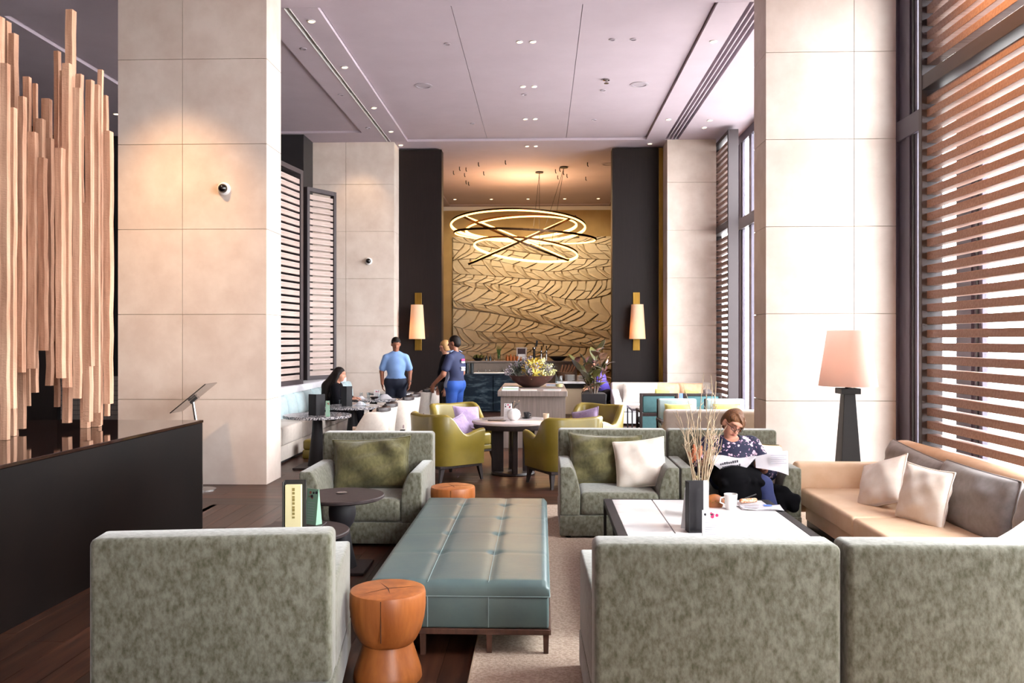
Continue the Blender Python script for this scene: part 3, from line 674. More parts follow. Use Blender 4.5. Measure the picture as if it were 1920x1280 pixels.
# ------------------------------------------------------------------ dark round side tables
def side_table(label, loc, h):
    t = thing('side_table', label, 'side table', loc, 0, 'dark round side tables'); k = h / .55
    G().lathe([(0, h - .03), (.295, h - .03), (.31, h - .022), (.312, h - .006), (.306, h), (0, h)], 48).build('table_top', darkwood, t)
    G().lathe([(.11, .02), (.1, .06), (.075, .16 * k), (.058, .27 * k), (.055, .3 * k), (.085, .345 * k), (.1, .4 * k), (.1, .45 * k), (.085, .5 * k), (.06, h - .028)], 28).build('pedestal', charcoal, t, smooth=.9)
    rbox('base_plate', darkwood, t, -.2, .2, -.2, .2, 0, .02, .004, 1)
    return t
side_table('dark round side table nearer the left armchair with a small dish', (-1.48, 6.3, 0), .55)
side_table('lower dark round side table with the menu holder', (-1.577, 5.56, 0), .45)
o = G().lathe([(0, 0), (.03, 0), (.042, .006), (.04, .007), (.028, .003), (0, .003)], 24).build('small_dish', chrome, None, loc=(-1.5, 6.36, .55)); tag(o, 'small round metal coaster on the nearer side table', 'coaster')
tr = rbox('menu_tray', darkwood, None, -1.82, -1.46, 5.53, 5.77, .45, .462, .003, 1); tag(tr, 'flat dark tray under the menus on the lower side table', 'tray')
def menu_stand(label, loc, rz, w_=.14, h=.34, book=True, fm=black_m):
    t = thing('menu_holder', label, 'menu holder', loc, rz)
    G().box(-w_ / 2, w_ / 2, 0, .006, 0, h).build('back_board', fm, t, .002, 1)
    G().box(-w_ / 2, -w_ / 2 + .006, -.085, 0, 0, h).build('side_board', fm, t, .002, 1)
    G().box(-w_ / 2, w_ / 2, -.085, .006, 0, .006).build('bottom_board', fm, t)
    if book:
        b = G().box(-w_ / 2 + .012, w_ / 2 - .025, -.05, -.006, .008, h * .92).build('booklet', cream_paper, t, .002, 1)
        for i in range(9): G().box(-.012, .004, -.0515, -.05, .1 + i * .022, .112 + i * .022 + .004 * (i % 3)).build('lettering', M('gold_ink', '#8c7a3f', .7) if 'gold_ink' not in MATS else MATS['gold_ink'], b, smooth=0)
    return t
menu_stand('tall black menu holder with cream booklet on the lower side table', (-1.6, 5.5, .45), R(8))
def tent_card(label, loc, rz, w_=.075, h=.21, body=paper, art='red'):
    t = thing('table_card', label, 'table card', loc, rz)
    G().prism([(-.03, 0), (.03, 0), (.002, h), (-.002, h)], 'x', -w_ / 2, w_ / 2).build('card', body, t)
    r2 = random.Random(hash(label) % 99 if False else len(label)); m1 = redink if art == 'red' else M('brown_print', '#8b5346', .7)
    def y_at(z): return -.03 + .028 * z / h - .0012
    for i in range(7):
        cx_, cz = (r2.random() - .5) * w_ * .7, h * (.74 + r2.random() * .18); s = .004 + r2.random() * .007
        G().lathe([(0, 0), (s, 0), (s, .0008), (0, .0008)], 10, mat=Matrix.Translation((cx_, y_at(cz), cz)) @ Matrix.Rotation(R(80), 4, 'X')).build('print_spot', m1 if i % 3 else ink, t, smooth=0)
    for i in range(8): z = h * (.12 + .07 * i); G().add([(-w_ * .36, y_at(z) - .0004, z), (w_ * (.1 + .25 * r2.random()), y_at(z) - .0004, z), (w_ * .3, y_at(z + .003) - .0004, z + .003), (-w_ * .36, y_at(z + .003) - .0004, z + .003)], [(0, 1, 2, 3)]).build('text_line', M('grey_ink', '#a6a3ac', .8) if 'grey_ink' not in MATS else MATS['grey_ink'], t, smooth=0)
    return t
tent_card('green and white printed table card beside the black menu holder', (-1.535, 5.7, .462), R(-28), .1, .235, greenink, 'brown')

# ------------------------------------------------------------------ marble coffee table and what stands on it
t = thing('marble_coffee_table', 'low square coffee table of white marble slabs in a black frame', 'coffee table', (0, 0, 0)); TX0, TX1, TY0, TY1 = .5, 1.82, 4.8, 6.9
for a in ((TX0, TX0 + .065, TY0, TY1), (TX1 - .065, TX1, TY0, TY1), (TX0 + .065, TX1 - .065, TY0, TY0 + .03), (TX0 + .065, TX1 - .065, TY1 - .03, TY1)): G().box(*a, .375, .421).build('frame_rail', charcoal, t, .003, 1)
for (a, b, c, d) in ((TX0 + .066, .882, 5.684, TY1 - .031), (.89, TX1 - .066, 5.684, TY1 - .031), (TX0 + .066, 1.356, TY0 + .031, 5.68), (1.364, TX1 - .066, TY0 + .031, 5.68)): G().box(a, b, c, d, .385, .42).build('marble_slab', marble, t, .0015, 1)
G().box(TX0 + .03, TX1 - .03, TY0 + .02, TY1 - .02, .376, .384).build('under_tray', black_m, t)
for a in (TX0 + .012, TX0 + .085, TX1 - .012):
    for b in (TY0 + .012, TY1 - .012): G().box(a - .011, a + .011, b - .011, b + .011, .012, .376).build('leg', black_m, t)
TZ = .42
v = thing('twig_vase', 'tall white vase with bare branching twigs on the marble table', 'vase', (1.15, 6.2, TZ))
G().lathe([(0, .004), (.05, .004), (.055, .02), (.056, .26), (.052, .275), (.047, .272), (.048, .02), (0, .015)], 28).build('vase_body', white_m, v, smooth=.9)
rt = random.Random(5); twig_m = M('dry_twig', '#b7a389', .85, col2='#9a8468', scale=20)
for i in range(34):
    a = rt.random() * 6.28; sp = .05 + rt.random() * .11; hgt = .3 + rt.random() * (.5 if i < 11 else .24); g = G(); pts = []
    for j in range(9):
        q = j / 8; w1 = sp * q ** 1.1
        pts.append((.02 * math.cos(a) + w1 * math.cos(a + .5 * math.sin(q * 4 + i)) + .008 * math.sin(9 * q + i), .02 * math.sin(a) + w1 * math.sin(a + .4 * math.sin(q * 5 + i)) * .8, .1 + (hgt + .16) * q))
    g.tube(pts, [.0045 * (1 - .6 * j / 8) for j in range(9)], 5)
    for j in (4, 5, 6, 7):
        if rt.random() < .85:
            p = Vector(pts[j]); an = rt.random() * 6.28; ln = .03 + rt.random() * .07; d = Vector((math.cos(an) * .6, math.sin(an) * .5, .8)) * ln; g.tube([p, p + d * .5 + Vector((.005, 0, 0)), p + d], [.003, .0024, .0014], 4)
    g.build('twig', twig_m, v, smooth=1)
for i in range(5):
    a = i * 1.3 + 3.0; p = Vector((-.035 + .018 * math.cos(a), .02 * math.sin(a), .44 + .012 * i)); g = G()
    g.lathe([(0, 0), (.012, .02), (.016, .05), (.009, .085), (0, .1)], 8, mat=Matrix.Translation(p - Vector((0, 0, .05))) @ Matrix.Rotation(.3 * math.sin(a), 4, 'X') @ Matrix.Rotation(.35 * math.cos(a), 4, 'Y')); g.build('seed_pod', M('russet_pod', '#b0613f', .7) if 'russet_pod' not in MATS else MATS['russet_pod'], v)
menu_stand('black menu holder standing on the marble table before the vase', (1.03, 5.78, TZ), R(6), .125, .335, False, charcoal)
o = G().box(-.012, .012, -.003, .003, 0, .3).build('menu_booklet', paper, None, .001, 1, loc=(1.086, 5.73, TZ), rot=(0, 0, R(80))); tag(o, 'thin white menu booklet beside the black holder on the marble table', 'booklet')
o = thing('yellow_booklet', 'yellow booklet with black cover leaning behind the twig vase', 'booklet', (1.155, 6.28, TZ)); G().box(-.05, .0, 0, .012, 0, .285).build('pages', cream_paper, o); G().box(-.055, .002, .012, .018, 0, .305).build('cover', black_m, o)
tent_card('white table card with magenta flowers on the marble table', (1.075, 5.45, TZ), R(-6), .11, .2)
o = tent_card('slim white table card left of the black menu holder', (.985, 5.88, TZ), R(80), .1, .265)
def mug(label, loc, m, r=.042, h=.1, handle=True, rz=0, saucer=None):
    t = thing('cup', label, 'cup', loc, rz)
    z0 = 0
    if saucer: G().lathe([(0, 0), (.04, 0), (.072, .012), (.07, .014), (.04, .005), (0, .005)], 28).build('saucer', saucer, t); z0 = .006
    G().lathe([(0, z0), (r * .72, z0), (r * .86, z0 + h * .4), (r, z0 + h), (r * .93, z0 + h), (r * .8, z0 + h * .4), (0, z0 + .01)], 28).build('cup_body', m, t, smooth=.9)
    if handle: G().tube([(-r * .85, 0, z0 + h * .8), (-r * 1.5, 0, z0 + h * .75), (-r * 1.6, 0, z0 + h * .45), (-r * .85, 0, z0 + h * .3)], .006, 6).build('handle', m, t)
    return t
mug('tall white coffee cup on the marble table', (1.43, 6.5, TZ + .002), white_m, .05, .115)
t = thing('leather_pouch', 'tan studded leather pouch behind the white coffee cup', 'pouch', (1.33, 6.62, TZ)); pm = M('tan_leather', '#9c5a26', .45, col2='#86491c', scale=8)
sobj('pouch_body', pm, t, [('e', (0, 0, .045), (.075, .04, .045)), ('e', (-.02, 0, .03), (.08, .045, .032))], .008, .03); G().lathe([(0, 0), (.05, .0), (.062, .012), (.05, .02), (0, .022)], 20, mat=Matrix.Translation((0, -.03, .035)) @ Matrix.Rotation(R(70), 4, 'X')).build('flap', pm, t)
for i in range(5): G().lathe([(0, 0), (.006, 0), (.005, .004), (0, .005)], 8, mat=Matrix.Translation((-.04 + .02 * i, -.052, .05 - .012 * (i % 2))) @ Matrix.Rotation(R(80), 4, 'X')).build('stud', brass, t)
def newspaper(label, loc, rz, w_, d_, h, cols):
    t = thing('folded_newspaper', label, 'newspaper', loc, rz); n = 3
    for i in range(n): G().sheet([[(-w_ / 2 + w_ * a / 6 + .006 * i, -d_ / 2 + d_ * b / 4 - .004 * i, h * (i + 1) / n + .006 * math.sin(a * 1.4 + i + b * .6)) for a in range(7)] for b in range(5)], .003).build('sheet', newsprint, t)
    r3 = random.Random(len(label))
    for c, a0, b0, a1, b1 in cols: G().box(a0 * w_, a1 * w_, b0 * d_, b1 * d_, h + .0075, h + .0085).build('print_block', c, t, smooth=0)
    return t
newspaper('folded newspaper with blue print at the edge of the marble table', (1.66, 6.55, TZ), R(-6), .3, .2, .014, [(blueink, .1, -.1, .3, .2), (MATS['grey_ink'], -.4, -.35, -.05, -.2), (MATS['grey_ink'], -.4, .1, 0, .16)])
newspaper('pale folded pages lying behind the white coffee cup', (1.52, 6.72, TZ), R(14), .18, .2, .012, [(MATS['grey_ink'], -.3, 0, .1, .05)])
t = thing('eyeglass_case', 'orange patterned spectacle case lying on the newspapers', 'case', (1.6, 6.66, TZ + .026), R(20)); sobj('case_body', M('orange_print', '#b9754a', .6, col2='#d8b7a0', scale=60, ramp=(.45, .55)), t, [('c', (-.06, 0, .012), (.06, 0, .012), .018, .018)], .006, .01)
G().tube([(-.03, 0, .03), (.01, .01, .036), (.06, .02, .045), (.085, .02, .052)], .006, 6).build('strap', black_m, t)

# ------------------------------------------------------------------ beige sofa on the right, its cushions, lamp
t = thing('beige_sofa', 'long beige upholstered sofa in front of the louvre screen', 'sofa', (0, 0, 0)); S0, S1, Y0, Y1 = 2.3, 3.34, 4.05, 7.86
rbox('back', beige_leather, t, S1 - .17, S1, Y0, Y1 - .02, .18, .8, .06, 5)
rbox('arm', beige_leather, t, S0 - .02, S1 - .1, Y1 - .17, Y1, .16, .6, .035, 4)
for a, b in ((Y0, 5.22), (5.222, 6.42), (6.422, Y1 - .172)):
    rbox('seat_cushion', beige_leather, t, S0 + .005, S1 - .16, a + .004, b - .004, .23, .385, .03, 4)
    rbox('base_panel', beige_leather, t, S0 + .05, S1 - .1, a + .002, b - .002, .1, .228, .01, 2)
rbox('plinth_base', black_m, t, S0 + .1, S1 - .1, Y0 + .05, Y1 - .05, .012, .1, .004, 1)
SG = 'cushions on the beige sofa'
for lb, y_, z_, sd, rx in (('grey linen back cushion in the far corner of the beige sofa', 7.13, .565, 21, 4), ('grey linen back cushion in the middle of the beige sofa', 6.12, .56, 22, 0), ('grey linen back cushion at the right image edge', 5.05, .56, 23, -3)):
    o = pillow('back_cushion', grey_cloth, None, 1.02, .46, .24, (3.05, y_, z_), (R(-12), R(rx), R(-90)), 22, sd, .035, grey_cloth, .012, .3); tag(o, lb, 'cushion', SG)
for lb, lc, rt_, sd in (('ivory pillow leaning in the far part of the beige sofa', (2.72, 6.92, .555), (R(-32), R(-20), R(-62)), 31), ('ivory pillow leaning in the middle of the beige sofa', (2.78, 6.3, .565), (R(-14), R(2), R(-70)), 32), ('ivory pillow just peeking over the lower right armchair', (2.76, 4.9, .45), (R(-66), R(30), R(-60)), 33)):
    o = pillow('cushion', ivory, None, .45, .43, .17, lc, rt_, 20, sd, .07, ivory, .01); tag(o, lb, 'cushion', SG)
t = thing('floor_lamp', 'floor lamp with pink white drum shade on a tapered black base', 'floor lamp', (3.19, 9.0, 0))
G().lathe([(.292, 1.222), (.205, 1.798), (.2, 1.798), (.287, 1.222)], 48).build('lamp_shade', shade_w, t, smooth=.9)
G().taper((0, 0, 0), (.125, .125), (0, 0, 1.14), (.058, .058)).build('base', black_m, t, .004, 1)
rbox('collar', black_m, t, -.1, .1, -.1, .1, 1.14, 1.198, .003, 1)
G().lathe([(.028, 1.198), (.028, 1.3), (0, 1.3)], 14).build('stem', black_m, t)
G().tube([(0, 0, 1.3), (0, 0, 1.74)], .006, 6).build('rod', black_m, t)
g = G()
for k in range(3): g.tube([(0, 0, 1.74), (.2 * math.cos(k * 2.09), .2 * math.sin(k * 2.09), 1.78)], .004, 5)
g.build('shade_spider', black_m, t)
bulb('lamp_bulb', (3.19, 9.0, 1.45), 7, (1, .66, .42), .05)
# ------------------------------------------------------------------ round table with olive leather chairs
t = thing('round_table', 'round table with pale stone top among the olive chairs', 'table', (-.36, 10.87, 0))
G().lathe([(0, .645), (.515, .645), (.525, .655), (.525, .676), (.518, .68), (0, .68)], 56).build('table_top', M('pale_stone_top', '#c9bdbb', .12, col2='#bdb0ae', scale=6, spec=.5), t)
G().lathe([(0, .585), (.495, .585), (.505, .6), (.505, .644), (0, .644)], 56).build('apron', darkwood, t)
for a in (0, 90, 180, 270):
    c, s = math.cos(R(a + 8)), math.sin(R(a + 8)); G().box(-.075, .075, -.03, .03, .03, .586, Matrix.Translation((.2 * c, .2 * s, 0)) @ Matrix.Rotation(R(a + 8), 4, 'Z')).build('leg', darkwood, t, .003, 1)
G().lathe([(0, 0), (.26, 0), (.28, .01), (.26, .035), (0, .035)], 40).build('base', darkwood, t)
def olive_chair(label, loc, rz):
    t = thing('olive_tub_chair', label, 'armchair', loc, rz, 'olive leather tub chairs'); wd_, dp = .66, .6
    path = rounded_u(wd_, dp, .14, 6, 10); zt = []
    for x, y in path:
        q = (dp / 2 - .1 - y) / (dp - .1); q = min(max(q, 0), 1)
        zt.append(.8 - .235 * math.sin(min(q / .5, 1) * math.pi / 2) ** 1.5 + (.065 * math.sin((q - .5) / .5 * math.pi / 2) if q > .5 else 0) + (.015 * (abs(x) / (wd_ / 2)) if q == 0 else 0))
    shell(path, .08, .2, zt, .03).build('shell', olive_leather, t, smooth=.9)
    rbox('seat_cushion', olive_leather, t, -wd_ / 2 + .04, wd_ / 2 - .04, -dp / 2 - .01, dp / 2 - .03, .25, .43, .04, 4)
    rbox('seat_base', olive_leather, t, -wd_ / 2 + .03, wd_ / 2 - .03, -dp / 2 + .005, dp / 2 - .03, .2, .26, .01, 2)
    rbox('wood_frame', darkwood, t, -wd_ / 2 - .02, wd_ / 2 + .02, -dp / 2 + .01, dp / 2 + .02, .165, .2, .006, 1)
    for a in (-1, 1):
        for b in (-1, 1): G().taper((a * (wd_ / 2 + .01), b * (dp / 2 - .01) + (b > 0) * .03, 0), (.013, .013), (a * (wd_ / 2 - .02), b * (dp / 2 - .03), .18), (.028, .028)).build('leg', darkwood, t)
    return t
def face(deg): return R(deg + 90)      # local -Y turned towards the heading in degrees
olive_chair('olive leather tub chair seen from behind left of the round table', (-1.17, 10.5, 0), face(40))
olive_chair('olive leather tub chair seen from behind right of the round table', (.27, 10.12, 0), face(118))
olive_chair('olive leather tub chair on the far left of the round table', (-1.1, 11.82, 0), face(-52))
olive_chair('olive leather tub chair on the far right of the round table', (.68, 11.72, 0), face(-128))
for lb, lc, rt_, sd in (('lilac cushion in the near left olive chair', (-1.0, 10.6, .6), (R(-25), R(-8), R(70)), 41), ('lilac cushion in the far left olive chair', (-1.02, 11.72, .63), (R(-20), R(4), R(38)), 42), ('lilac cushion in the far right olive chair', (.6, 11.64, .6), (R(-20), R(-14), R(-30)), 43)):
    o = pillow('cushion', lilac, None, .42, .32, .16, lc, rt_, 14, sd, .08, lilac, .006); tag(o, lb, 'cushion', 'lilac cushions on the olive chairs')
RZ = .68
v = thing('bud_vase', 'round white bud vase with dark sprigs on the round table', 'vase', (-.35, 10.82, RZ))
G().lathe([(0, 0), (.04, 0), (.075, .03), (.088, .075), (.075, .12), (.04, .145), (.022, .15), (.018, .145), (.06, .1), (0, .02)], 28).build('vase_body', white_m, v, smooth=.9)
rv = random.Random(8)
for i in range(9):
    a = i * .7; p = [(0, 0, .12), (.015 * math.cos(a), .015 * math.sin(a), .17), ((.03 + .03 * rv.random()) * math.cos(a) + .03, .03 * math.sin(a), .2 + .05 * rv.random())]; g = G().tube(p, .003, 4); g.lathe([(0, -.008), (.009, 0), (0, .01)], 6, p[-1]); g.build('sprig', black_m if i % 3 else M('sprig_tan', '#a58a70', .8), v)
tent_card('white and green table card behind the bud vase', (-.43, 11.0, RZ), R(-10), .1, .2, paper, 'red')
mug('dark espresso cup on a dark saucer on the round table', (-.19, 11.12, RZ), charcoal, .042, .075, True, 2.6, charcoal)
mug('small pale paper cup at the right rim of the round table', (.06, 10.86, RZ), M('kraft_paper', '#c3ab90', .8), .04, .085, False)
o = rbox('dark_menu', charcoal, None, -.11, .11, -.035, .035, 0, .008, .002, 1, loc=(-.56, 10.72, RZ), rot=(0, 0, R(-12))); tag(o, 'flat dark menu lying on the round table', 'menu')

# ------------------------------------------------------------------ left dining row: banquette, granite tables, cream chairs
t = thing('banquette', 'long cream banquette with pale teal back cushions below the slatted screens', 'banquette', (-3.52, 10.5, 0)); BL = 7.0
rbox('base', cream_cloth, t, -.5, -.02, 0, BL, .04, .25, .01, 2); rbox('kick', black_m, t, -.5, -.06, 0, BL, 0, .04, .002, 1)
for k in range(7): rbox('seat_cushion', cream_cloth, t, -.52, .0, k * 1.0 + .004, k * 1.0 + .996, .25, .5, .03, 3)
rbox('back_frame', white_cover, t, -.9, -.5, 0, BL, .02, .95, .03, 3)
for k in range(14): pillow('back_cushion', paleteal, t, .48, .36, .16, (-.42, .25 + k * .5, .68), (R(-10), 0, R(90)), 10, k, .02, None, .003, .25)
def granite_table(label, loc):
    t = thing('granite_table', label, 'table', loc, 0, 'round granite dining tables')
    G().lathe([(0, .665), (.44, .665), (.45, .67), (.45, .698), (.445, .702), (0, .702)], 48).build('table_top', granite, t)
    G().lathe([(.13, .02), (.115, .1), (.07, .5), (.062, .66), (0, .66)], 24).build('pedestal', charcoal, t, smooth=.9)
    rbox('base_plate', darkwood, t, -.26, .26, -.26, .26, 0, .025, .004, 1)
granite_table('round speckled granite table nearest the large cream column', (-2.99, 11.3, 0))
granite_table('round speckled granite table in front of the seated long haired woman', (-2.86, 12.85, 0))
granite_table('round speckled granite table in front of the man in the blue shirt', (-2.86, 14.45, 0))
granite_table('round speckled granite table farthest back in the left row', (-2.84, 16.15, 0))
t = thing('leather_pouf', 'low olive leather pouf on the floor beyond the nearest granite table', 'pouf', (-3.28, 12.2, 0)); rbox('lower_block', olive_leather, t, -.13, .13, -.13, .13, .0, .13, .02, 3); rbox('upper_block', olive_leather, t, -.125, .125, -.125, .125, .13, .27, .03, 3)
def barrel_chair(label, loc, rz, m=cream_cloth):
    t = thing('barrel_chair', label, 'chair', loc, rz, 'barrel dining chairs'); wd_, dp = .5, .46
    path = rounded_u(wd_, dp, .2, 8, 6); bk = [min(max((p[1] + .1) / (dp / 2 + .1), 0), 1) for p in path]
    shell(path, .05, .3, [.56 + .25 * min(b * 2.2, 1) for b in bk], .045).build('back_shell', m, t, smooth=.9)
    n = len(path); c = range(n // 2 - 8, n // 2 + 9)
    shell([path[i] for i in c], .062, .80, [.86] * len(c), .0).build('crest_rail', darkwood, t, smooth=.9, loc=(0, .045, 0))
    rbox('seat', M('mauve_seat', '#8d7678', .8) if 'mauve_seat' not in MATS else MATS['mauve_seat'], t, -wd_ / 2 + .02, wd_ / 2 - .02, -dp / 2 - .03, dp / 2 - .03, .38, .47, .03, 3)
    rbox('seat_frame', darkwood, t, -wd_ / 2 + .0, wd_ / 2 - .0, -dp / 2, dp / 2 - .02, .3, .38, .005, 1)
    for a in (-1, 1):
        for b in (-1, 1): G().taper((a * .24, b * .22 + (b > 0) * .05, 0), (.014, .014), (a * .22, b * .19, .31), (.022, .022)).build('leg', darkwood, t)
for lb, lc in (('cream barrel chair nearest the front in the left dining row', (-2.22, 10.75, 0)), ('cream barrel chair second in the left dining row', (-2.25, 11.45, 0)), ('cream barrel chair third in the left dining row', (-2.22, 12.75, 0)),
               ('cream barrel chair fourth in the left dining row', (-2.22, 13.45, 0)), ('cream barrel chair fifth in the left dining row', (-2.2, 14.75, 0)), ('cream barrel chair last in the left dining row beside the polo shirt man', (-2.12, 15.4, 0))):
    barrel_chair(lb, lc, face(180))
def folder(label, loc, rz, w_=.16, h=.3):
    t = thing('menu_folder', label, 'menu', loc, rz)
    G().box(0, w_, -.004, .004, 0, h, Matrix.Rotation(R(28), 4, 'Z')).build('cover', charcoal, t, .001, 1); G().box(-w_, 0, -.004, .004, 0, h, Matrix.Rotation(R(-28), 4, 'Z')).build('cover', charcoal, t, .001, 1)
folder('open dark menu folder standing on the nearest granite table', (-2.97, 11.16, .702), R(5), .12, .28)
tent_card('white and teal table card beside the dark folder on the nearest granite table', (-2.8, 11.1, .702), R(10), .05, .2, greenink, 'brown')
folder('open dark menu folder standing on the table of the seated woman', (-2.93, 12.75, .702), R(5), .09, .3)
for lb, lc, s in (('crumpled white napkin on the table in front of the blue shirt man', (-2.62, 14.3, .702), 1.0), ('white napkin with cutlery on the seated woman\'s table', (-2.75, 12.95, .702), .7), ('folded white napkin on the left side of the third granite table', (-3.05, 14.3, .702), .7)):
    t = thing('napkin', lb, 'napkin', lc); rn = random.Random(len(lb)); n = 12; rows = [[((a / n - .5) * .34 * s, (b / n - .5) * .22 * s, .006 + .08 * s * max(0, 1 - ((a / n - .45) ** 2 + (b / n - .5) ** 2) * 7) * (.6 + .5 * rn.random())) for a in range(n + 1)] for b in range(n + 1)]
    G().sheet(rows, .004).build('cloth', white_cover, t)
tent_card('small white card with red print on the third granite table', (-2.83, 14.6, .702), 0, .1, .14)
o = thing('dark_dish', 'small dark dish on the third granite table', 'dish', (-2.82, 14.35, .702)); G().lathe([(0, 0), (.05, 0), (.085, .035), (.08, .036), (.045, .008), (0, .008)], 20).build('bowl', darkwood, o)
rg = random.Random(4)
for i, (x, y, ty) in enumerate(((-3.0, 14.7, 0), (-2.95, 14.5, 1), (-3.1, 14.6, 0), (-3.05, 12.9, 1), (-2.65, 12.7, 0), (-2.7, 14.15, 1))):
    t = thing('drinking_glass', 'small clear glass, %s on the left row of granite tables' % ['tall one in front', 'stemmed one in front', 'leftmost', 'by the seated woman\'s folder', 'beside the woman\'s napkin', 'nearest the crumpled napkin'][i], 'glass', (x, y, .702), 0, 'glasses on the granite tables')
    G().lathe([(0, 0), (.025, 0), (.03, .09), (.027, .09), (.022, .008), (0, .008)], 16).build('glass_body', clear, t, smooth=.9)

# ------------------------------------------------------------------ right rear lounge: cream sofas, teal chairs
def slip_sofa(label, loc, rz, wd_, dp, h, arm_h, mb, ms):
    t = thing('cream_sofa', label, 'sofa', loc, rz); x = wd_ / 2
    rbox('back', mb, t, -x, x, dp / 2 - .2, dp / 2, .05, h, .05, 4)
    for s in (-1, 1):
        poly = [(-dp / 2, .05), (dp / 2 - .15, .05), (dp / 2 - .15, arm_h + .1), (dp / 2 - .35, arm_h + .03), (0, arm_h - .02), (-dp / 2 + .08, arm_h - .08), (-dp / 2 + .02, arm_h - .16), (-dp / 2, arm_h - .3)]
        G().prism(poly, 'x', min(s * x, s * (x - .16)), max(s * x, s * (x - .16))).build('arm', ms, t, .03, 3)
    n = 2
    for k in range(n): a = -x + .165 + (wd_ - .33) * k / n; rbox('seat_cushion', ms, t, a + .003, a + (wd_ - .33) / n - .003, -dp / 2, dp / 2 - .19, .26, .42, .04, 4)
    rbox('skirt', ms, t, -x + .16, x - .16, -dp / 2 + .01, dp / 2 - .19, .04, .26, .01, 2)
    return t
slip_sofa('white slipcovered sofa against the far pale column', (2.47, 17.42, 0), 0, 2.06, .92, .82, .6, cream_cloth, white_cover)
slip_sofa('low cream sofa seen from behind beside the white limestone column', (2.5, 11.16, 0), R(180), 1.9, .82, .82, .58, cream_cloth, cream_cloth)
for lb, lc, wd_, m, sd in (('large cream cushion on the left of the far white sofa', (2.02, 17.52, .62), .72, cream_cloth, 51), ('tan cushion in the middle of the far white sofa', (2.62, 17.56, .62), .6, tan_cloth, 52), ('tan cushion on the right of the far white sofa', (3.05, 17.5, .62), .5, tan_cloth, 53)):
    o = pillow('cushion', m, None, wd_, .42, .18, lc, (R(-12), 0, 0), 14, sd, .05, None, .008); tag(o, lb, 'cushion')
for lb, lc, sd in (('small lime cushion between tan cushions on the far sofa', (2.42, 17.3, .56), 54), ('small lime cushion at the right of the far sofa', (3.0, 17.26, .55), 55)):
    o = pillow('cushion', lime_cloth, None, .3, .28, .12, lc, (R(-14), R(10), 0), 12, sd, .06, None, .005); tag(o, lb, 'cushion')
def teal_chair(label, loc, rz, m, cushion=None):
    t = thing('framed_chair', label, 'chair', loc, rz, 'dark framed lounge chairs'); x = .28
    for s in (-1, 1): G().box(s * x - .02, s * x + .02, .24, .29, 0, .86).build('leg', darkwood, t, .004, 1); G().box(s * x - .02, s * x + .02, -.29, -.25, 0, .56).build('leg', darkwood, t, .004, 1)
    G().box(-x, x, .245, .285, .82, .86).build('top_rail', darkwood, t, .004, 1); G().box(-x, x, .245, .285, .5, .55).build('middle_rail', darkwood, t, .004, 1); G().box(-x, x, .245, .285, .22, .28).build('bottom_rail', darkwood, t, .004, 1)
    G().box(-x + .02, x - .02, .25, .28, .28, .5).build('lower_back_panel', m, t, .006, 1); rbox('backrest', m, t, -x + .02, x - .02, .2, .28, .55, .82, .025, 3)
    rbox('seat', m, t, -x + .02, x - .02, -.3, .25, .33, .46, .03, 3); G().box(-x, x, -.28, -.25, .27, .33).build('front_rail', darkwood, t)
    for s in (-1, 1): G().box(s * x - .022, s * x + .022, -.3, .26, .55, .585).build('armrest', darkwood, t, .005, 1)
    return t
def wing_chair(label, loc, rz):
    t = thing('pale_lounge_chair', label, 'chair', loc, rz, 'pale teal lounge chairs'); x = .28
    rbox('backrest', paleteal, t, -x, x, .16, .27, .4, .83, .03, 3); rbox('back_shell', darkwood, t, -x - .012, x, .272, .29, .3, .825, .004, 1)
    rbox('seat', paleteal, t, -x, x, -.3, .2, .3, .45, .03, 3)
    for s in (-1, 1): G().box(s * x - .025, s * x + .025, -.28, .27, .5, .545).build('armrest', darkwood, t, .005, 1)
    for a in (-1, 1):
        for b in (-.27, .25): G().box(a * x - .02, a * x + .02, b - .02, b + .02, 0, .5).build('leg', darkwood, t)
teal_chair('teal chair with dark frame seen from behind beside the small black table', (1.85, 13.78, 0), R(180), teal_cloth)
teal_chair('teal chair with dark frame seen from behind nearest the right window', (2.53, 13.78, 0), R(180), teal_cloth)
wing_chair('pale teal chair with lime cushion left behind the low cream sofa', (2.01, 12.5, 0), 0)
wing_chair('pale teal chair with lime cushion right behind the low cream sofa', (2.71, 12.5, 0), 0)
for lb, x in (('lime cushion in the left pale teal chair', 2.0), ('lime cushion in the right pale teal chair', 2.7)):
    o = pillow('cushion', lime_cloth, None, .4, .3, .14, (x, 12.54, .62), (R(-12), 0, 0), 14, int(x * 30), .06, None, .006); tag(o, lb, 'cushion', 'lime cushions in the pale teal chairs')
t = thing('lounge_table', 'low black framed table between the far sofa and the teal chairs', 'table', (2.2, 15.5, 0)); rbox('table_top', M('dark_stone_top', '#4c4246', .15), t, -.62, .62, -.42, .42, .45, .49, .004, 1)
for a in (-.6, .6):
    for b in (-.4, .4): G().box(a - .012, a + .012, b - .012, b + .012, 0, .45).build('leg', black_m, t)
    G().box(a - .01, a + .01, -.4, .4, .03, .05).build('foot_rail', black_m, t)
o = G().box(-.05, .05, -.003, .003, 0, .24).build('blue_card', M('blue_card', '#5f78b4', .7), None, .001, 1, loc=(2.55, 15.6, .49)); tag(o, 'small blue card standing on the low black table', 'card')

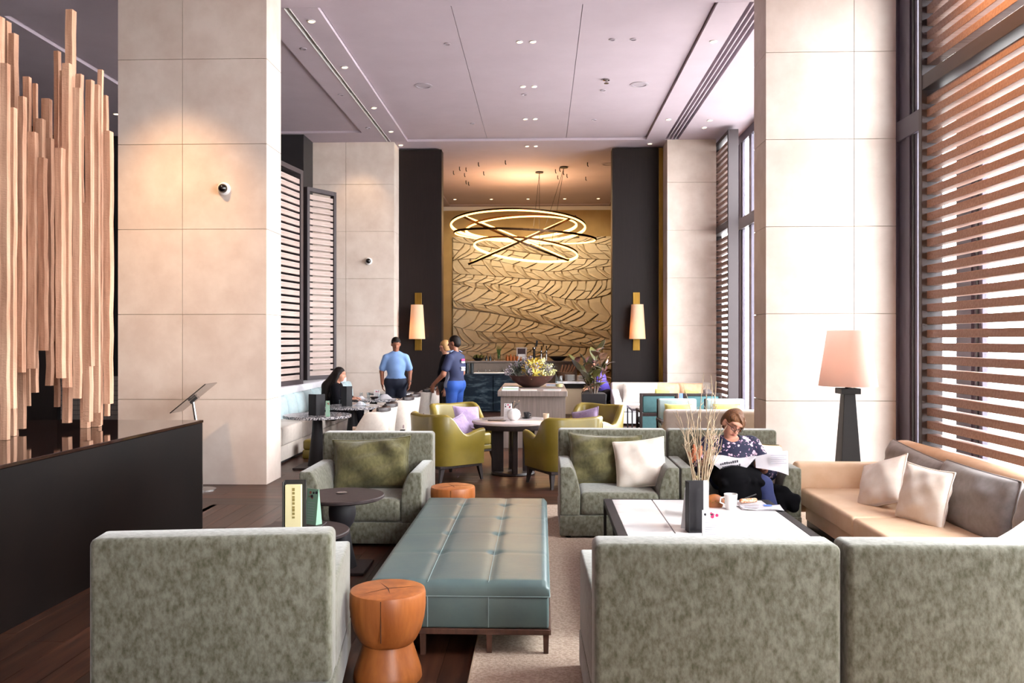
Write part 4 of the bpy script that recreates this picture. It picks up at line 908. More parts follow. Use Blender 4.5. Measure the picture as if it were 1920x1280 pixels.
# ------------------------------------------------------------------ planter with rubber plant
t = thing('rubber_plant', 'dark leaved rubber plant in a square black planter', 'plant', (.88, 14.4, 0))
G().taper((0, 0, 0), (.17, .17), (0, 0, .8), (.2, .2)).build('planter', charcoal, t, .006, 1); G().box(-.18, .18, -.18, .18, .795, .805).build('soil', M('soil', '#2a1d15', .95), t)
def leaf_mesh(nm, ln, wd_, m, droop=.3):
    rows = []
    for i in range(9):
        q = i / 8; w1 = wd_ / 2 * math.sin(math.pi * min(q * .96 + .03, 1)) ** .8; z = ln * (q - droop * q * q * .5); y = droop * ln * q * q * .8
        rows.append([(-w1, y - .12 * w1, z), (0, y, z), (w1, y - .12 * w1, z)])
    o = G().sheet(rows, .002).build(nm, m, None); me = o.data; bpy.data.objects.remove(o); return me
LM = [leaf_mesh('leaf', .26, .12, M('leaf_bronze', '#4a3a2c', .3, col2='#6d4a38', scale=6), .5), leaf_mesh('leaf', .3, .13, M('leaf_green', '#5d5a2c', .3, col2='#3d3c22', scale=6), .25), leaf_mesh('leaf', .2, .1, M('leaf_pink', '#8a5a5c', .35, col2='#5c3b38', scale=6), .6)]
rp = random.Random(12)
for s in range(7):
    a = s * 2 * math.pi / 7 + .3; h = .3 + rp.random() * .42; sp = .08 + .16 * rp.random(); pts = [(.05 * math.cos(a) + sp * q * math.cos(a), .05 * math.sin(a) + sp * q * math.sin(a), .8 + h * q) for q in (0, .33, .66, 1)]
    G().tube(pts, [.012, .01, .008, .005], 6).build('stem', M('plant_stem', '#4d3a2c', .7) if 'plant_stem' not in MATS else MATS['plant_stem'], t)
    for j in range(9):
        q = .2 + .8 * j / 8; b = a + j * 2.4; p = (pts[0][0] + (pts[3][0] - pts[0][0]) * q, pts[0][1] + (pts[3][1] - pts[0][1]) * q, .8 + h * q); tilt = 1.25 - .95 * q + (rp.random() - .5) * .4
        o = mk('leaf', LM[rp.choice((0, 0, 1, 1, 2))], t, p, (-tilt, 0, b)); o.scale = (1, 1, .75 + .5 * rp.random())

# ------------------------------------------------------------------ buffet block, bowl, magazines
t = thing('buffet_island', 'grey oak buffet island carrying the flower bowl', 'buffet', (0, 0, 0))
for k in range(8): a = -.64 + k * .1275; G().box(a + .001, a + .1265, 13.42, 13.44, 0, .815).build('front_board', greywood, t, smooth=0)
G().box(-.64, .38, 13.44, 15.72, 0, .815).build('body', greywood, t); rbox('top_slab', greywood, t, -.685, .405, 13.34, 15.82, .815, .9, .004, 1)
t = thing('flower_bowl', 'large dark rust bowl heaped with grey green and yellow flowers', 'flower arrangement', (-.17, 14.5, .9))
G().lathe([(0, 0), (.13, .0), (.2, .03), (.33, .12), (.385, .2), (.375, .2), (.3, .12), (0, .05)], 48).build('bowl', M('rust_bowl', '#3c211b', .55, col2='#4d2b21', scale=6), t, smooth=.9)
FM = [M('sage_leaf', '#5d6153', .7), M('grey_bud', '#8b8088', .8), M('straw_flower', '#d8c95a', .6), M('gold_flower', '#c49a1f', .6), M('cream_bloom', '#e3df9f', .7), M('dark_leaf', '#33382c', .7)]
def sprig_mesh(kind, m):
    g = G(); r_ = random.Random(kind)
    g.tube([(0, 0, 0), (.004, 0, .06), (0, 0, .13)], [.003, .003, .002], 4)
    for i in range(9):
        a = i * 2.4; z = .05 + .011 * i; L = .03 if kind in (0, 5) else .018
        if kind in (2, 3): g.add([(0, 0, .1), (.05 * math.cos(a) - .006 * math.sin(a), .05 * math.sin(a) + .006 * math.cos(a), .12 + .03 * r_.random()), (.075 * math.cos(a), .075 * math.sin(a), .14 + .03 * r_.random()), (.05 * math.cos(a) + .006 * math.sin(a), .05 * math.sin(a) - .006 * math.cos(a), .12 + .03 * r_.random())], [(0, 1, 2, 3)])
        elif kind in (1, 4): g.lathe([(0, -.012), (.014, 0), (0, .014)], 6, (.022 * math.cos(a), .022 * math.sin(a), z + .03))
        else: g.add([(0, 0, z), (L * .5 * math.cos(a + .4), L * .5 * math.sin(a + .4), z + .02), (L * 1.4 * math.cos(a), L * 1.4 * math.sin(a), z + .03), (L * .5 * math.cos(a - .4), L * .5 * math.sin(a - .4), z + .02)], [(0, 1, 2, 3)])
    o = g.build('flower_sprig', m, None); me = o.data; bpy.data.objects.remove(o); return me
SM = [sprig_mesh(k, FM[k]) for k in range(6)]; rf = random.Random(21)
for i in range(190):
    a = rf.random() * 6.28; q = math.sqrt(rf.random()); x, y = .36 * q * math.cos(a), .36 * q * math.sin(a); z = .14 + .17 * (1 - q * q)
    k = rf.choice((0, 0, 0, 1, 1, 5, 5))
    if x > -.06 and x < .14 and y < -.05 and rf.random() < .75: k = rf.choice((2, 3, 3))
    elif x > .12 and y < .1 and rf.random() < .6: k = rf.choice((4, 4, 1))
    o = mk('flower_sprig', SM[k], t, (x, y, z), ((rf.random() - .5) * .5 - y * 2.4, (rf.random() - .5) * .5 + x * 2.4, rf.random() * 6.28)); s = .8 + .6 * rf.random(); o.scale = (s, s, s)
def mag(label, loc, rz, w_, d_, m, n=1):
    t = thing('magazine', label, 'magazine', loc, rz)
    for k in range(n): G().box(-w_ / 2, w_ / 2, -d_ / 2, d_ / 2, k * .012, k * .012 + .011).build('pages', paper, t, .001, 1)
    G().box(-w_ / 2, w_ / 2, -d_ / 2, d_ / 2, n * .012, n * .012 + .002).build('cover', m, t); G().box(-w_ * .3, w_ * .2, -d_ * .3, d_ * .1, n * .012 + .002, n * .012 + .003).build('cover_print', greenink if m != greenink else M('lime_print', '#93b04a', .7), t)
mag('magazine stack with green cover on the front left of the buffet', (-.5, 13.52, .9), R(4), .26, .2, greenink, 2); mag('pink covered magazine in the middle of the buffet front', (-.2, 13.5, .9), 0, .26, .2, M('pink_cover', '#d9b8ab', .6)); mag('grey magazine on the front right of the buffet', (.17, 13.55, .9), R(-3), .27, .2, M('grey_cover', '#9a8f94', .6), 1)
mag('blue magazine at the right behind the flower bowl', (.22, 14.75, .9), R(-5), .26, .22, M('blue_cover', '#3f63ad', .6), 2); mag('patterned magazine at the left behind the green stack', (-.52, 14.2, .9), R(6), .26, .3, M('patterned_cover', '#b9aeb0', .6, col2='#6d6468', scale=25, ramp=(.45, .55)), 2)
t = thing('water_glass', 'large clear glass jar right of the flower bowl', 'glass', (.3, 14.35, .9)); G().lathe([(0, 0), (.06, 0), (.07, .1), (.06, .2), (.055, .2), (.062, .1), (.05, .01), (0, .01)], 24).build('glass_body', clear, t, smooth=.9); G().lathe([(0, .012), (.055, .012), (.06, .06), (0, .06)], 24).build('drink', M('pale_juice', '#d8c98c', .3), t)

# ------------------------------------------------------------------ bar
t = thing('bar_counter', 'bar counter faced with dark veined green marble', 'bar', (0, 0, 0))
for k in range(3): a = -3.1 + k * .98; G().box(a + .002, a + .998, 20.0, 20.04, .03, .87).build('marble_slab', bluestone, t, smooth=0)
G().box(-3.1, -.15, 20.04, 20.6, 0, .87).build('body', dark_panel, t); rbox('counter_top', bluestone, t, -3.11, -.14, 19.97, 20.65, .87, .91, .004, 1)
t = thing('back_bar', 'wooden back bar shelf unit behind the marble bar', 'back bar', (0, 0, 0)); rbox('cabinet', M('taupe_panel', '#7a6a5e', .6), t, -3.1, .9, 21.5, 22.0, .0, 1.13, .005, 1); rbox('shelf_top', greywood, t, -3.12, .92, 21.45, 22.05, 1.13, 1.17, .004, 1)
t = thing('service_counter', 'pale service counter right of the flower bowl', 'counter', (0, 0, 0)); rbox('body', M('sand_panel', '#b8a184', .6), t, .42, 1.5, 19.6, 20.3, .0, .6, .004, 1); rbox('middle_band', dark_panel, t, .4, 1.52, 19.55, 20.3, .6, .7, .004, 1); rbox('counter_top', marble, t, .38, 1.53, 19.5, 20.32, .7, .75, .004, 1)
for k in range(10):
    o = G().lathe([(0, 0), (.05, 0), (.06, .006), (.12, .012), (.118, .015), (.055, .009), (0, .006)], 20).build('plate', white_m, None, loc=(.66 + .001 * (k % 3), 19.85, .75 + k * .014)); tag(o, 'white plate in the left stack on the pale service counter, %s from the bottom' % ['bottom', 'second', 'third', 'fourth', 'fifth', 'sixth', 'seventh', 'eighth', 'ninth', 'topmost'][k], 'plate', 'left stack of plates')
for k in range(9):
    o = G().lathe([(0, 0), (.05, 0), (.06, .006), (.12, .012), (.118, .015), (.055, .009), (0, .006)], 20).build('plate', white_m, None, loc=(.94 + .001 * (k % 3), 19.82, .75 + k * .014)); tag(o, 'white plate in the right stack on the pale service counter, %s from the bottom' % ['bottom', 'second', 'third', 'fourth', 'fifth', 'sixth', 'seventh', 'eighth', 'ninth', 'topmost'][k], 'plate', 'right stack of plates')
t = thing('bread_basket', 'shallow brown basket on the service counter behind the plates', 'basket', (.55, 20.15, .75)); G().lathe([(0, 0), (.12, 0), (.24, .2), (.23, .2), (.11, .012), (0, .012)], 24).build('basket_body', M('wicker', '#6d4d36', .8, col2='#4d3525', scale=40, ramp=(.45, .55)), t)
for k in range(5):
    G().tube([(-.12 + k * .06, 0, .1), (-.05 + k * .08, .02, .36)], [.03, .018], 8).build('bread_stick', M('bread_crust', '#7a4e30', .7) if 'bread_crust' not in MATS else MATS['bread_crust'], t)
for i in range(9):
    x = -1.72 + .085 * i; 
    t = thing('wine_glass', 'upturned stemmed glass, %s from the left on the bar counter' % ['first', 'second', 'third', 'fourth', 'fifth', 'sixth', 'seventh', 'eighth', 'ninth'][i], 'glass', (-1.5 + .085 * i, 20.3 + .05 * (i % 2), .925), 0, 'stemmed glasses on the bar')
    G().lathe([(.03, 0), (.036, .05), (.006, .085), (.004, .15), (.028, .155), (.028, .158), (0, .158)], 12).build('glass_body', clear, t, smooth=.9)
o = rbox('glass_tray', white_m, None, -1.6, -.7, 20.12, 20.5, .91, .923, .003, 1); tag(o, 'white tray under the stemmed glasses on the bar', 'tray')
for i in range(4):
    t = thing('dark_carafe', 'dark glass carafe, %s from the left on the bar counter' % ['first', 'second', 'third', 'fourth'][i], 'carafe', (-1.98 + .11 * i, 20.25, .91), 0, 'dark carafes on the bar')
    G().lathe([(0, 0), (.045, 0), (.05, .02), (.045, .22), (.047, .24), (.043, .24), (0, .23)], 16).build('carafe_body', M('smoked_glass', '#2f3436', .1, coat=.5) if 'smoked_glass' not in MATS else MATS['smoked_glass'], t, smooth=.9)
BZ = 1.17
t = thing('salad_bowl', 'dark bowl heaped with green leaves on the back bar', 'bowl', (-1.6, 21.65, BZ)); G().lathe([(0, 0), (.07, 0), (.17, .07), (.16, .07), (0, .02)], 20).build('bowl', black_m, t)
for i in range(16): o = mk('leaf', LM[1], t, ((rf.random() - .5) * .2, (rf.random() - .5) * .15, .03), (rf.random() - .5, rf.random() - .5, rf.random() * 6)); o.scale = (.5, .5, .5)
t = thing('grass_vase', 'glass vase with a tuft of green grass on the back bar', 'vase', (-1.08, 21.7, BZ)); G().lathe([(0, 0), (.05, 0), (.05, .14), (.046, .14), (.046, .01), (0, .01)], 16).build('glass_body', clear, t)
gm = M('grass_green', '#4f6b2c', .6)
for i in range(26):
    a = i * 2.4; s = .03 + .09 * rf.random(); G().tube([(.02 * math.cos(a), .02 * math.sin(a), .05), (s * .5 * math.cos(a), s * .5 * math.sin(a), .25), (s * math.cos(a), s * math.sin(a), .3 + .12 * rf.random())], [.005, .005, .001], 4).build('grass_blade', gm, t)
for i, (x, h, m, nm) in enumerate(((-1.4, .13, 'smoked_glass', 'dark jar left of the grass vase'), (-1.3, .15, 'smoked_glass', 'taller dark jar left of the grass vase'), (-1.2, .16, None, 'clear bottle just left of the grass vase'), (-.96, .16, None, 'clear bottle just right of the grass vase'))):
    t = thing('small_bottle', nm + ' on the back bar', 'bottle', (x, 21.68, BZ), 0, 'bottles on the back bar'); G().lathe([(0, 0), (.035, 0), (.035, h * .6), (.014, h * .75), (.014, h), (0, h)], 14).build('bottle_body', clear if not m else MATS[m], t, smooth=.9)
cop = M('copper_jar', '#b0622f', .4, metal=.3)
for i in range(5):
    t = thing('copper_jar', 'orange copper jar, %s from the left on the back bar' % ['first', 'second', 'third', 'fourth', 'fifth'][i], 'jar', (-.86 + .085 * i, 21.62, BZ), 0, 'copper jars on the back bar'); G().lathe([(0, 0), (.038, 0), (.04, .02), (.04, .1 + .02 * (i % 2)), (0, .1 + .02 * (i % 2))], 16).build('jar_body', cop, t); G().lathe([(0, .1 + .02 * (i % 2)), (.02, .1 + .02 * (i % 2)), (.012, .15 + .02 * (i % 2)), (0, .155 + .02 * (i % 2))], 12).build('lid', cop, t)
t = thing('framed_sign', 'small framed dark notice on the back bar', 'frame', (-.5, 21.6, BZ)); G().box(-.13, .13, 0, .02, 0, .34).build('frame', cream_cloth, t); G().box(-.1, .1, -.004, 0, .03, .31).build('notice', M('notice_dark', '#3a2327', .6), t); G().box(-.09, .09, -.006, -.004, .04, .17).build('notice_print', paper, t)
t = thing('coffee_tower', 'black and chrome drinks tower on the back bar', 'drinks tower', (-.18, 21.65, BZ)); G().tube([(0, 0, 0), (0, 0, .3)], .03, 10).build('column', black_m, t); G().lathe([(0, .3), (.05, .3), (.05, .34), (0, .36)], 14).build('cap', chrome, t); G().box(-.025, .025, -.02, .02, .36, .52, Matrix.Rotation(R(8), 4, 'Y')).build('handle', black_m, t)
G().lathe([(0, 0), (.07, 0), (.07, .02), (0, .02)], 16).build('foot', chrome, t)
for i, x in enumerate((.0, .13)):
    t = thing('beer_tap', '%s chrome tap beside the drinks tower' % ['left', 'right'][i], 'tap', (x, 21.66, BZ), 0, 'chrome taps on the back bar'); G().tube([(0, 0, 0), (0, 0, .26)], .022, 10).build('column', chrome, t); G().tube([(0, 0, .22), (0, -.08, .22), (0, -.09, .18)], .012, 8).build('spout', chrome, t); G().tube([(0, 0, .27), (0, 0, .38)], .012, 8).build('handle', black_m, t)
t = thing('dark_wok_bowl', 'wide dark bowl at the right end of the back bar', 'bowl', (.42, 21.7, BZ)); G().lathe([(0, 0), (.1, 0), (.27, .12), (.26, .12), (0, .02)], 24).build('bowl', M('pewter', '#3c3638', .4), t)

# ------------------------------------------------------------------ sconces
def sconce(label, x):
    t = thing('wall_sconce', label, 'wall lamp', (x, 18.6, 0)); rbox('back_plate', brass, t, -.075, .075, -.03, 0, 1.47, 2.73, .004, 1)
    G().lathe([(.175, 1.72), (.13, 2.46), (.127, 2.46), (.171, 1.72)], 32, (0, -.2, 0)).build('lamp_shade', shade_s, t, smooth=.9)
    G().tube([(0, -.03, 1.9), (0, -.12, 1.9), (0, -.2, 1.9)], .012, 8).build('arm', brass, t)
    G().lathe([(0, 1.93), (.035, 1.95), (.04, 1.99), (.02, 2.03), (0, 2.035)], 12, (0, -.2, 0)).build('light_bulb', M('bulb_glow', '#ffd08a', .5, emit=6) if 'bulb_glow' not in MATS else MATS['bulb_glow'], t)
    bulb('sconce_bulb', (x, 18.4, 1.9), 48, (1, .55, .2), .04)
sconce('brass wall sconce with white shade on the left portal panel', -2.69); sconce('brass wall sconce with white shade on the right portal panel', 2.06)

# ------------------------------------------------------------------ ring chandelier
t = thing('ring_chandelier', 'chandelier of tilted overlapping glowing bronze rings above the bar', 'chandelier', (-.4, 22.0, 4.3))
ringm = M('bronze_ring', '#4a2f14', .4, metal=.6)
def ring(r, c, tx, ty, lit=True, ins=True):
    rot = Euler((tx, ty, 0)).to_matrix(); n = 96; P = []; Q = []
    for i in range(n):
        a = 2 * math.pi * i / n; d = Vector((math.cos(a), math.sin(a), 0)); P.append([tuple(Vector(c) + rot @ (d * (r + o) + Vector((0, 0, h)))) for o, h in ((0, -.022), (.022, -.022), (.022, .03), (0, .03))])
        Q.append([tuple(Vector(c) + rot @ (d * (r + o) + Vector((0, 0, h)))) for o, h in (((-.012, -.02), (-.001, -.02), (-.001, .02), (-.012, .02)) if not ins else ((-.012, -.045), (.028, -.045), (.028, -.0225), (-.012, .02)))])
    def mkring(rows):
        g = G(); g.v = [p for r_ in rows for p in r_]; g.f = [(i * 4 + k, i * 4 + (k + 1) % 4, ((i + 1) % n) * 4 + (k + 1) % 4, ((i + 1) % n) * 4 + k) for i in range(n) for k in range(4)]; return g
    b = mkring(P).build('ring', ringm, t, smooth=.6)
    if lit: mkring(Q).build('light_strip', led, b, smooth=.6)
ring(1.72, (-.2, 0, .33), R(-6), R(1)); ring(1.42, (-.12, 0, .3), R(-4), R(-3)); ring(1.82, (-.02, 0, .06), R(1.5), R(3.0), True, False); ring(1.33, (.0, 0, -.28), R(-6), R(6))
ring(1.46, (-.25, 0, .02), R(7.3), R(23), True, False); ring(1.5, (-.1, 0, -.03), R(7.3), R(-24), True, False)
for x, y, hx in ((.35, -.5, .3), (.95, -1.1, .6)):
    G().lathe([(0, 0), (.1, 0), (.1, .03), (0, .03)], 16, (x, y, 1.6)).build('ceiling_canopy', black_m, t); g = G(); g.tube([(x, y, 1.6), (hx - .1, 0, .3)], .006, 5); g.tube([(x, y, 1.6), (hx + .05, .1, -.2)], .006, 5); g.build('cable', black_m, t)
bulb('chandelier_glow', (-.4, 22.0, 4.75), 220, (1, .68, .36), .5)
# ------------------------------------------------------------------ people
def V3(*a): return np.array(a, float)
def headR(yaw=0, pitch=0, roll=0):
    return np.array(Matrix.Rotation(R(yaw), 3, 'Z') @ Matrix.Rotation(R(-pitch), 3, 'X') @ Matrix.Rotation(R(roll), 3, 'Y'))
def head_prims(c, Rm, s=1.0):
    def p(*a): return tuple(np.array(c) + Rm @ (np.array(a) * s))
    def e(o, r): return ('e', p(*o), tuple(x * s for x in r), Rm)
    P = [e((0, -.012, .03), (.074, .094, .088)), e((0, .028, -.045), (.056, .062, .07)), e((0, .05, -.088), (.03, .03, .022)), e((.03, .05, -.03), (.025, .03, .03)), e((-.03, .05, -.03), (.025, .03, .03)),
         ('c', p(0, .082, .022), p(0, .106, -.018), .009 * s, .014 * s, .012), e((.078, -.006, -.008), (.011, .02, .031)), e((-.078, -.006, -.008), (.011, .02, .031)), e((0, .068, .042), (.055, .022, .014)), ('c', p(-.018, .083, -.052), p(.018, .083, -.052), .009 * s, .009 * s, .01)]
    S = [e((.031, .098, .014), (.017, .02, .009)), e((-.031, .098, .014), (.017, .02, .009))]
    return P, S, p, e
def hand_prims(w_, d, n, side=1, curl=.5, s=1.0):
    w_ = np.array(w_, float); d = np.array(d, float); d /= np.linalg.norm(d); n = np.array(n, float); n -= d * (n @ d); n /= np.linalg.norm(n); sd = np.cross(d, n) * side; P = []
    for o in (-.024, 0, .024): P.append(('c', tuple(w_ + sd * o * .7 * s), tuple(w_ + d * .082 * s + sd * o * s), .017 * s, .014 * s, .012))
    for i, (o, l) in enumerate(((-.03, .058), (-.01, .072), (.011, .078), (.031, .07))):
        b = w_ + (d * .085 + sd * o) * s; d1 = d * math.cos(curl) + n * math.sin(curl); d2 = d * math.cos(2.2 * curl) + n * math.sin(2.2 * curl); m = b + d1 * l * .5 * s; t = m + d2 * l * .5 * s
        P += [('c', tuple(b), tuple(m), .0095 * s, .009 * s, .006), ('c', tuple(m), tuple(t), .009 * s, .0078 * s, .006)]
    b = w_ + (d * .03 + sd * .03) * s; m = b + (d * .6 + sd * .7 + n * .3) * .035 * s; t = m + (d * .85 + sd * .25 + n * .4) * .03 * s
    return P + [('c', tuple(b), tuple(m), .014 * s, .011 * s, .01), ('c', tuple(m), tuple(t), .011 * s, .009 * s, .008)]
def hair_cap(e, extra=(), back=True):
    P = [e((0, -.022, .045), (.083, .098, .088)), e((0, -.05, .0), (.08, .07, .08))]; S = [e((0, .095, -.045), (.07, .075, .105)), e((0, .05, -.12), (.12, .1, .09))]
    return P, S
def person(label, loc, heading, build, cat='person'):
    t = thing('person', label, cat, loc, R(heading - 90)); build(t); return t
def stand(t, sk, hair, top_m, leg_m, head=(0, 0, 0), arms=None, sleeve=.6, leg_end='shoe', h=1.0, shirt_z=.9, lean=0, short=False, hairx=None, collar=None):
    sc = h
    def q(x, y, z): return (x * sc, (y + lean * max(z - .95, 0)) * sc, z * sc)
    hc = q(0, .02, 1.645); Rm = headR(*head); HP, HS, p, e = head_prims(hc, Rm, sc)
    tor = [('c', q(-.08, 0, .95), q(.08, 0, .95), .125 * sc, .125 * sc), ('c', q(0, 0, .98), q(0, .01, 1.16), .14 * sc, .138 * sc), ('e', q(0, .0, 1.27), (.168 * sc, .118 * sc, .2 * sc)), ('c', q(-.15, 0, 1.4), q(-.03, 0, 1.455), .055 * sc, .062 * sc), ('c', q(.15, 0, 1.4), q(.03, 0, 1.455), .055 * sc, .062 * sc)]
    nk = [('c', q(0, -.015, 1.44), q(0, .005, 1.57), .058 * sc, .052 * sc)]; leg = []; arm = []; slv = []; ft = []
    for s in (-1, 1):
        leg += [('c', q(.09 * s, 0, .92), q(.1 * s, .02, .5), .09 * sc, .062 * sc), ('c', q(.1 * s, .02, .5), q(.1 * s, -.02, .09), .058 * sc, .04 * sc)]; ft.append(('c', q(.1 * s, -.02, .05), q(.115 * s, .15, .04), .045 * sc, .036 * sc))
        el, wr, dr, nr = (arms or {}).get(s, ((.26 * s, -.02, 1.14), (.27 * s, .08, .9), (0, .1, -1), (-s, 0, 0)))
        a, b, c = q(.18 * s, 0, 1.4), q(*el), q(*wr); arm += [('c', a, b, .05 * sc, .042 * sc), ('c', b, c, .042 * sc, .03 * sc)] + hand_prims(c, dr, nr, s, .35, sc)
        m = tuple(np.array(a) + (np.array(b) - np.array(a)) * sleeve); slv.append(('c', a, m, .05 * sc, .055 * sc))
    body = sobj('body', sk, t, tor + nk + HP + leg + arm + ft, .012, .025, subs=HS)
    sobj('shirt', top_m, t, tor + slv, .012, .03, grow=.014, clips=[((0, 0, -1), -shirt_z * sc)])
    lg = [x for i, x in enumerate(leg) if not short or i % 2 == 0]
    sobj('trousers', leg_m, t, tor[:2] + lg, .012, .025, grow=.016, clips=[((0, 0, 1), 1.03 * sc), ((0, 0, -1), -.05)])
    sobj('shoes', charcoal, t, ft, .012, .02, grow=.012, clips=[((0, 0, -1), -.002)])
    hp, hs = hair_cap(e); sobj('hair', hair, t, hp + (hairx(e, p) if hairx else []), .011, .02, subs=hs)
    return body, e, p, q
navy = M('navy_shorts', '#1d2438', .8); sky = M('sky_blue_tshirt', '#7e9fd0', .85, col2='#7595c8', scale=6, bump=.1, bscale=8); bluejean = M('blue_trousers', '#2450a0', .8, col2='#1c4390', scale=8, bump=.1)
navy_polo = M('navy_polo', '#1a2144', .8); greycloth = M('grey_panel', '#7c87a2', .8); blacktop = M('black_top', '#0b090e', .9, spec=.1); purple = M('purple_tshirt', '#5a48b0', .8)

def b_blue(t):
    arms = {s: ((.255 * s, -.03, 1.15), (.245 * s, .1, .93), (-.1 * s, .35, -1), (-s, .1, 0)) for s in (-1, 1)}
    b, e, p, q = stand(t, skin_tan, hair_dark, sky, navy, (6, 22, 0), arms, .75, short=True, shirt_z=.93, h=.985)
    G().tube([p(-.07, .06, .085), p(-.03, .095, .09), p(.03, .095, .09), p(.07, .06, .085)], .012, 6).build('sunglasses', black_m, t)
    o = q(-.25, .07, .97); G().lathe([(.034, -.012), (.038, 0), (.034, .012)], 16, o).build('wristwatch', black_m, t)
person('man in a sky blue t-shirt and dark shorts looking down at a table', (-2.62, 15.3, 0), -80, b_blue)

def b_polo(t):
    arms = {1: ((.25, .02, 1.14), (.2, .16, .9), (0, .2, -1), (-1, 0, 0)), -1: ((-.26, .06, 1.13), (-.2, .3, .95), (.05, .3, -1), (1, 0, 0))}
    b, e, p, q = stand(t, skin_tan, hair_dark, navy_polo, bluejean, (14, 8, 0), arms, .62, shirt_z=.9, h=1.0)
    tp = [('c', q(-.08, 0, .95), q(.08, 0, .95), .125, .125), ('c', q(0, 0, .98), q(0, .01, 1.16), .14, .138), ('e', q(0, .0, 1.27), (.168, .118, .2))]
    sobj('grey_front_panel', greycloth, t, tp, .012, .03, grow=.018, clips=[((0, 0, -1), -.905), ((0, -.5, 1), 1.2), ((0, -1, 0), -.0)])
    for s in (-1, 1): G().box(-.05, .05, -.04, .04, -.004, .004, Matrix.Translation(q(.13 * s, .01, 1.512)) @ Matrix.Rotation(R(18 * s), 4, 'Y')).build('shoulder_panel', greycloth, t)
    for a, bz, m in ((.05, 1.37, redink), (.05, 1.33, paper), (.055, 1.24, paper), (.055, 1.2, paper)):
        G().box(-a, a, -.006, .006, -.016 if m == redink else -.012, .014, Matrix.Translation(q(.02, -.147, bz))).build('back_print', m, t)
person('man in a navy polo shirt and blue trousers standing by the bar', (-1.44, 14.2, 0), 152, b_polo)

def b_blonde(t):
    stand(t, skin, hair_blond, blacktop, charcoal, (0, 25, 0), None, .7, h=.955, hairx=lambda e, p: [e((0, -.07, -.05), (.07, .045, .09)), e((.07, -.01, -.03), (.02, .06, .08)), e((-.07, -.01, -.03), (.02, .06, .08))])
person('blonde woman mostly hidden behind the man in the navy polo', (-1.66, 14.85, 0), 200, b_blonde)

def seated(t, sk, hair, top_m, leg_m, head, dz=0, lean=.0, arms=None, sleeve=1.0, hairx=None, h=.95, subs2=None, leg=True):
    def q(x, y, z): return (x * h, (y + lean * max(z - .5, 0)) * h, z * h + dz)
    hc = q(0, .03, 1.16); Rm = headR(*head); HP, HS, p, e = head_prims(hc, Rm, h)
    tor = [('c', q(-.08, 0, .5), q(.08, 0, .5), .13 * h, .13 * h), ('c', q(0, 0, .52), q(0, 0, .7), .13 * h, .12 * h), ('e', q(0, 0, .82), (.165 * h, .112 * h, .18 * h)), ('c', q(-.13, 0, .945), q(.13, 0, .945), .062 * h, .062 * h)]
    nk = [('c', q(0, -.01, .97), q(0, .01, 1.09), .05 * h, .048 * h)]; lg = []; arm = []; slv = []; ft = []
    for s in (-1, 1):
        lg += [('c', q(.09 * s, .03, .5), q(.1 * s, .44, .51), .085 * h, .06 * h), ('c', q(.1 * s, .44, .5), q(.1 * s, .44, .08), .055 * h, .04 * h)]; ft.append(('c', q(.1 * s, .43, .05), q(.11 * s, .58, .04), .04 * h, .034 * h))
        el, wr, dr, nr = (arms or {}).get(s, ((.23 * s, .08, .7), (.14 * s, .3, .74), (-.3 * s, 1, 0), (0, 0, -1)))
        a, b, c = q(.175 * s, 0, .945), q(*el), q(*wr); arm += [('c', a, b, .05 * h, .04 * h), ('c', b, c, .038 * h, .028 * h)] + hand_prims(c, dr, nr, s, .35, h)
        m = tuple(np.array(b) + (np.array(c) - np.array(b)) * (sleeve - 1)) if sleeve > 1 else tuple(np.array(a) + (np.array(b) - np.array(a)) * sleeve)
        slv.append(('c', a, b if sleeve > 1 else m, .056 * h, .05 * h))
        if sleeve > 1: slv.append(('c', b, m, .046 * h, .038 * h))
    sobj('body', sk, t, tor + nk + HP + (lg if leg else []) + arm + (ft if leg else []), .012, .025, subs=HS); sobj('shirt', top_m, t, tor + slv, .012, .03, grow=.013)
    if leg: sobj('trousers', leg_m, t, tor[:1] + lg, .012, .025, grow=.015); sobj('shoes', charcoal, t, ft, .012, .02, grow=.01)
    hp, hs = hair_cap(e); sobj('hair', hair, t, hp + (hairx(e, p, q) if hairx else []), .011, .025, subs=hs)
person('seated woman in black with very long dark hair at the granite tables', (-3.42, 13.95, 0), 2, lambda t: seated(t, skin, hair_dark, blacktop, blacktop, (0, 12, 0), .04, .12, None, 1.8,
    lambda e, p, q: [('c', p(0, -.07, -.02), q(0, -.16, .95), .075, .09), ('c', q(0, -.16, .95), q(0, -.17, .62), .1, .06), ('c', p(.07, -.02, 0), q(.12, -.06, .8), .035, .04), ('c', p(-.07, -.02, 0), q(-.12, -.06, .8), .035, .04)], .94))
t = thing('low_stool', 'low dark stool under the man in purple', 'stool', (1.33, 18.1, 0)); rbox('seat', darkwood, t, -.19, .19, -.19, .19, .36, .41, .01, 2)
for a in (-1, 1):
    for b in (-1, 1): G().taper((a * .16, b * .16, 0), (.014, .014), (a * .15, b * .15, .37), (.018, .018)).build('leg', darkwood, t)
person('dark haired man in a purple t-shirt bending behind the rubber plant', (1.36, 18.1, 0), 184, lambda t: seated(t, skin, hair_dark, purple, charcoal, (0, 32, 0), .06, .35, {1: ((.22, .12, .72), (.14, .32, .64), (0, 1, -.2), (0, 0, -1)), -1: ((-.22, .12, .72), (-.14, .32, .64), (0, 1, -.2), (0, 0, -1))}, .8, None, .97))

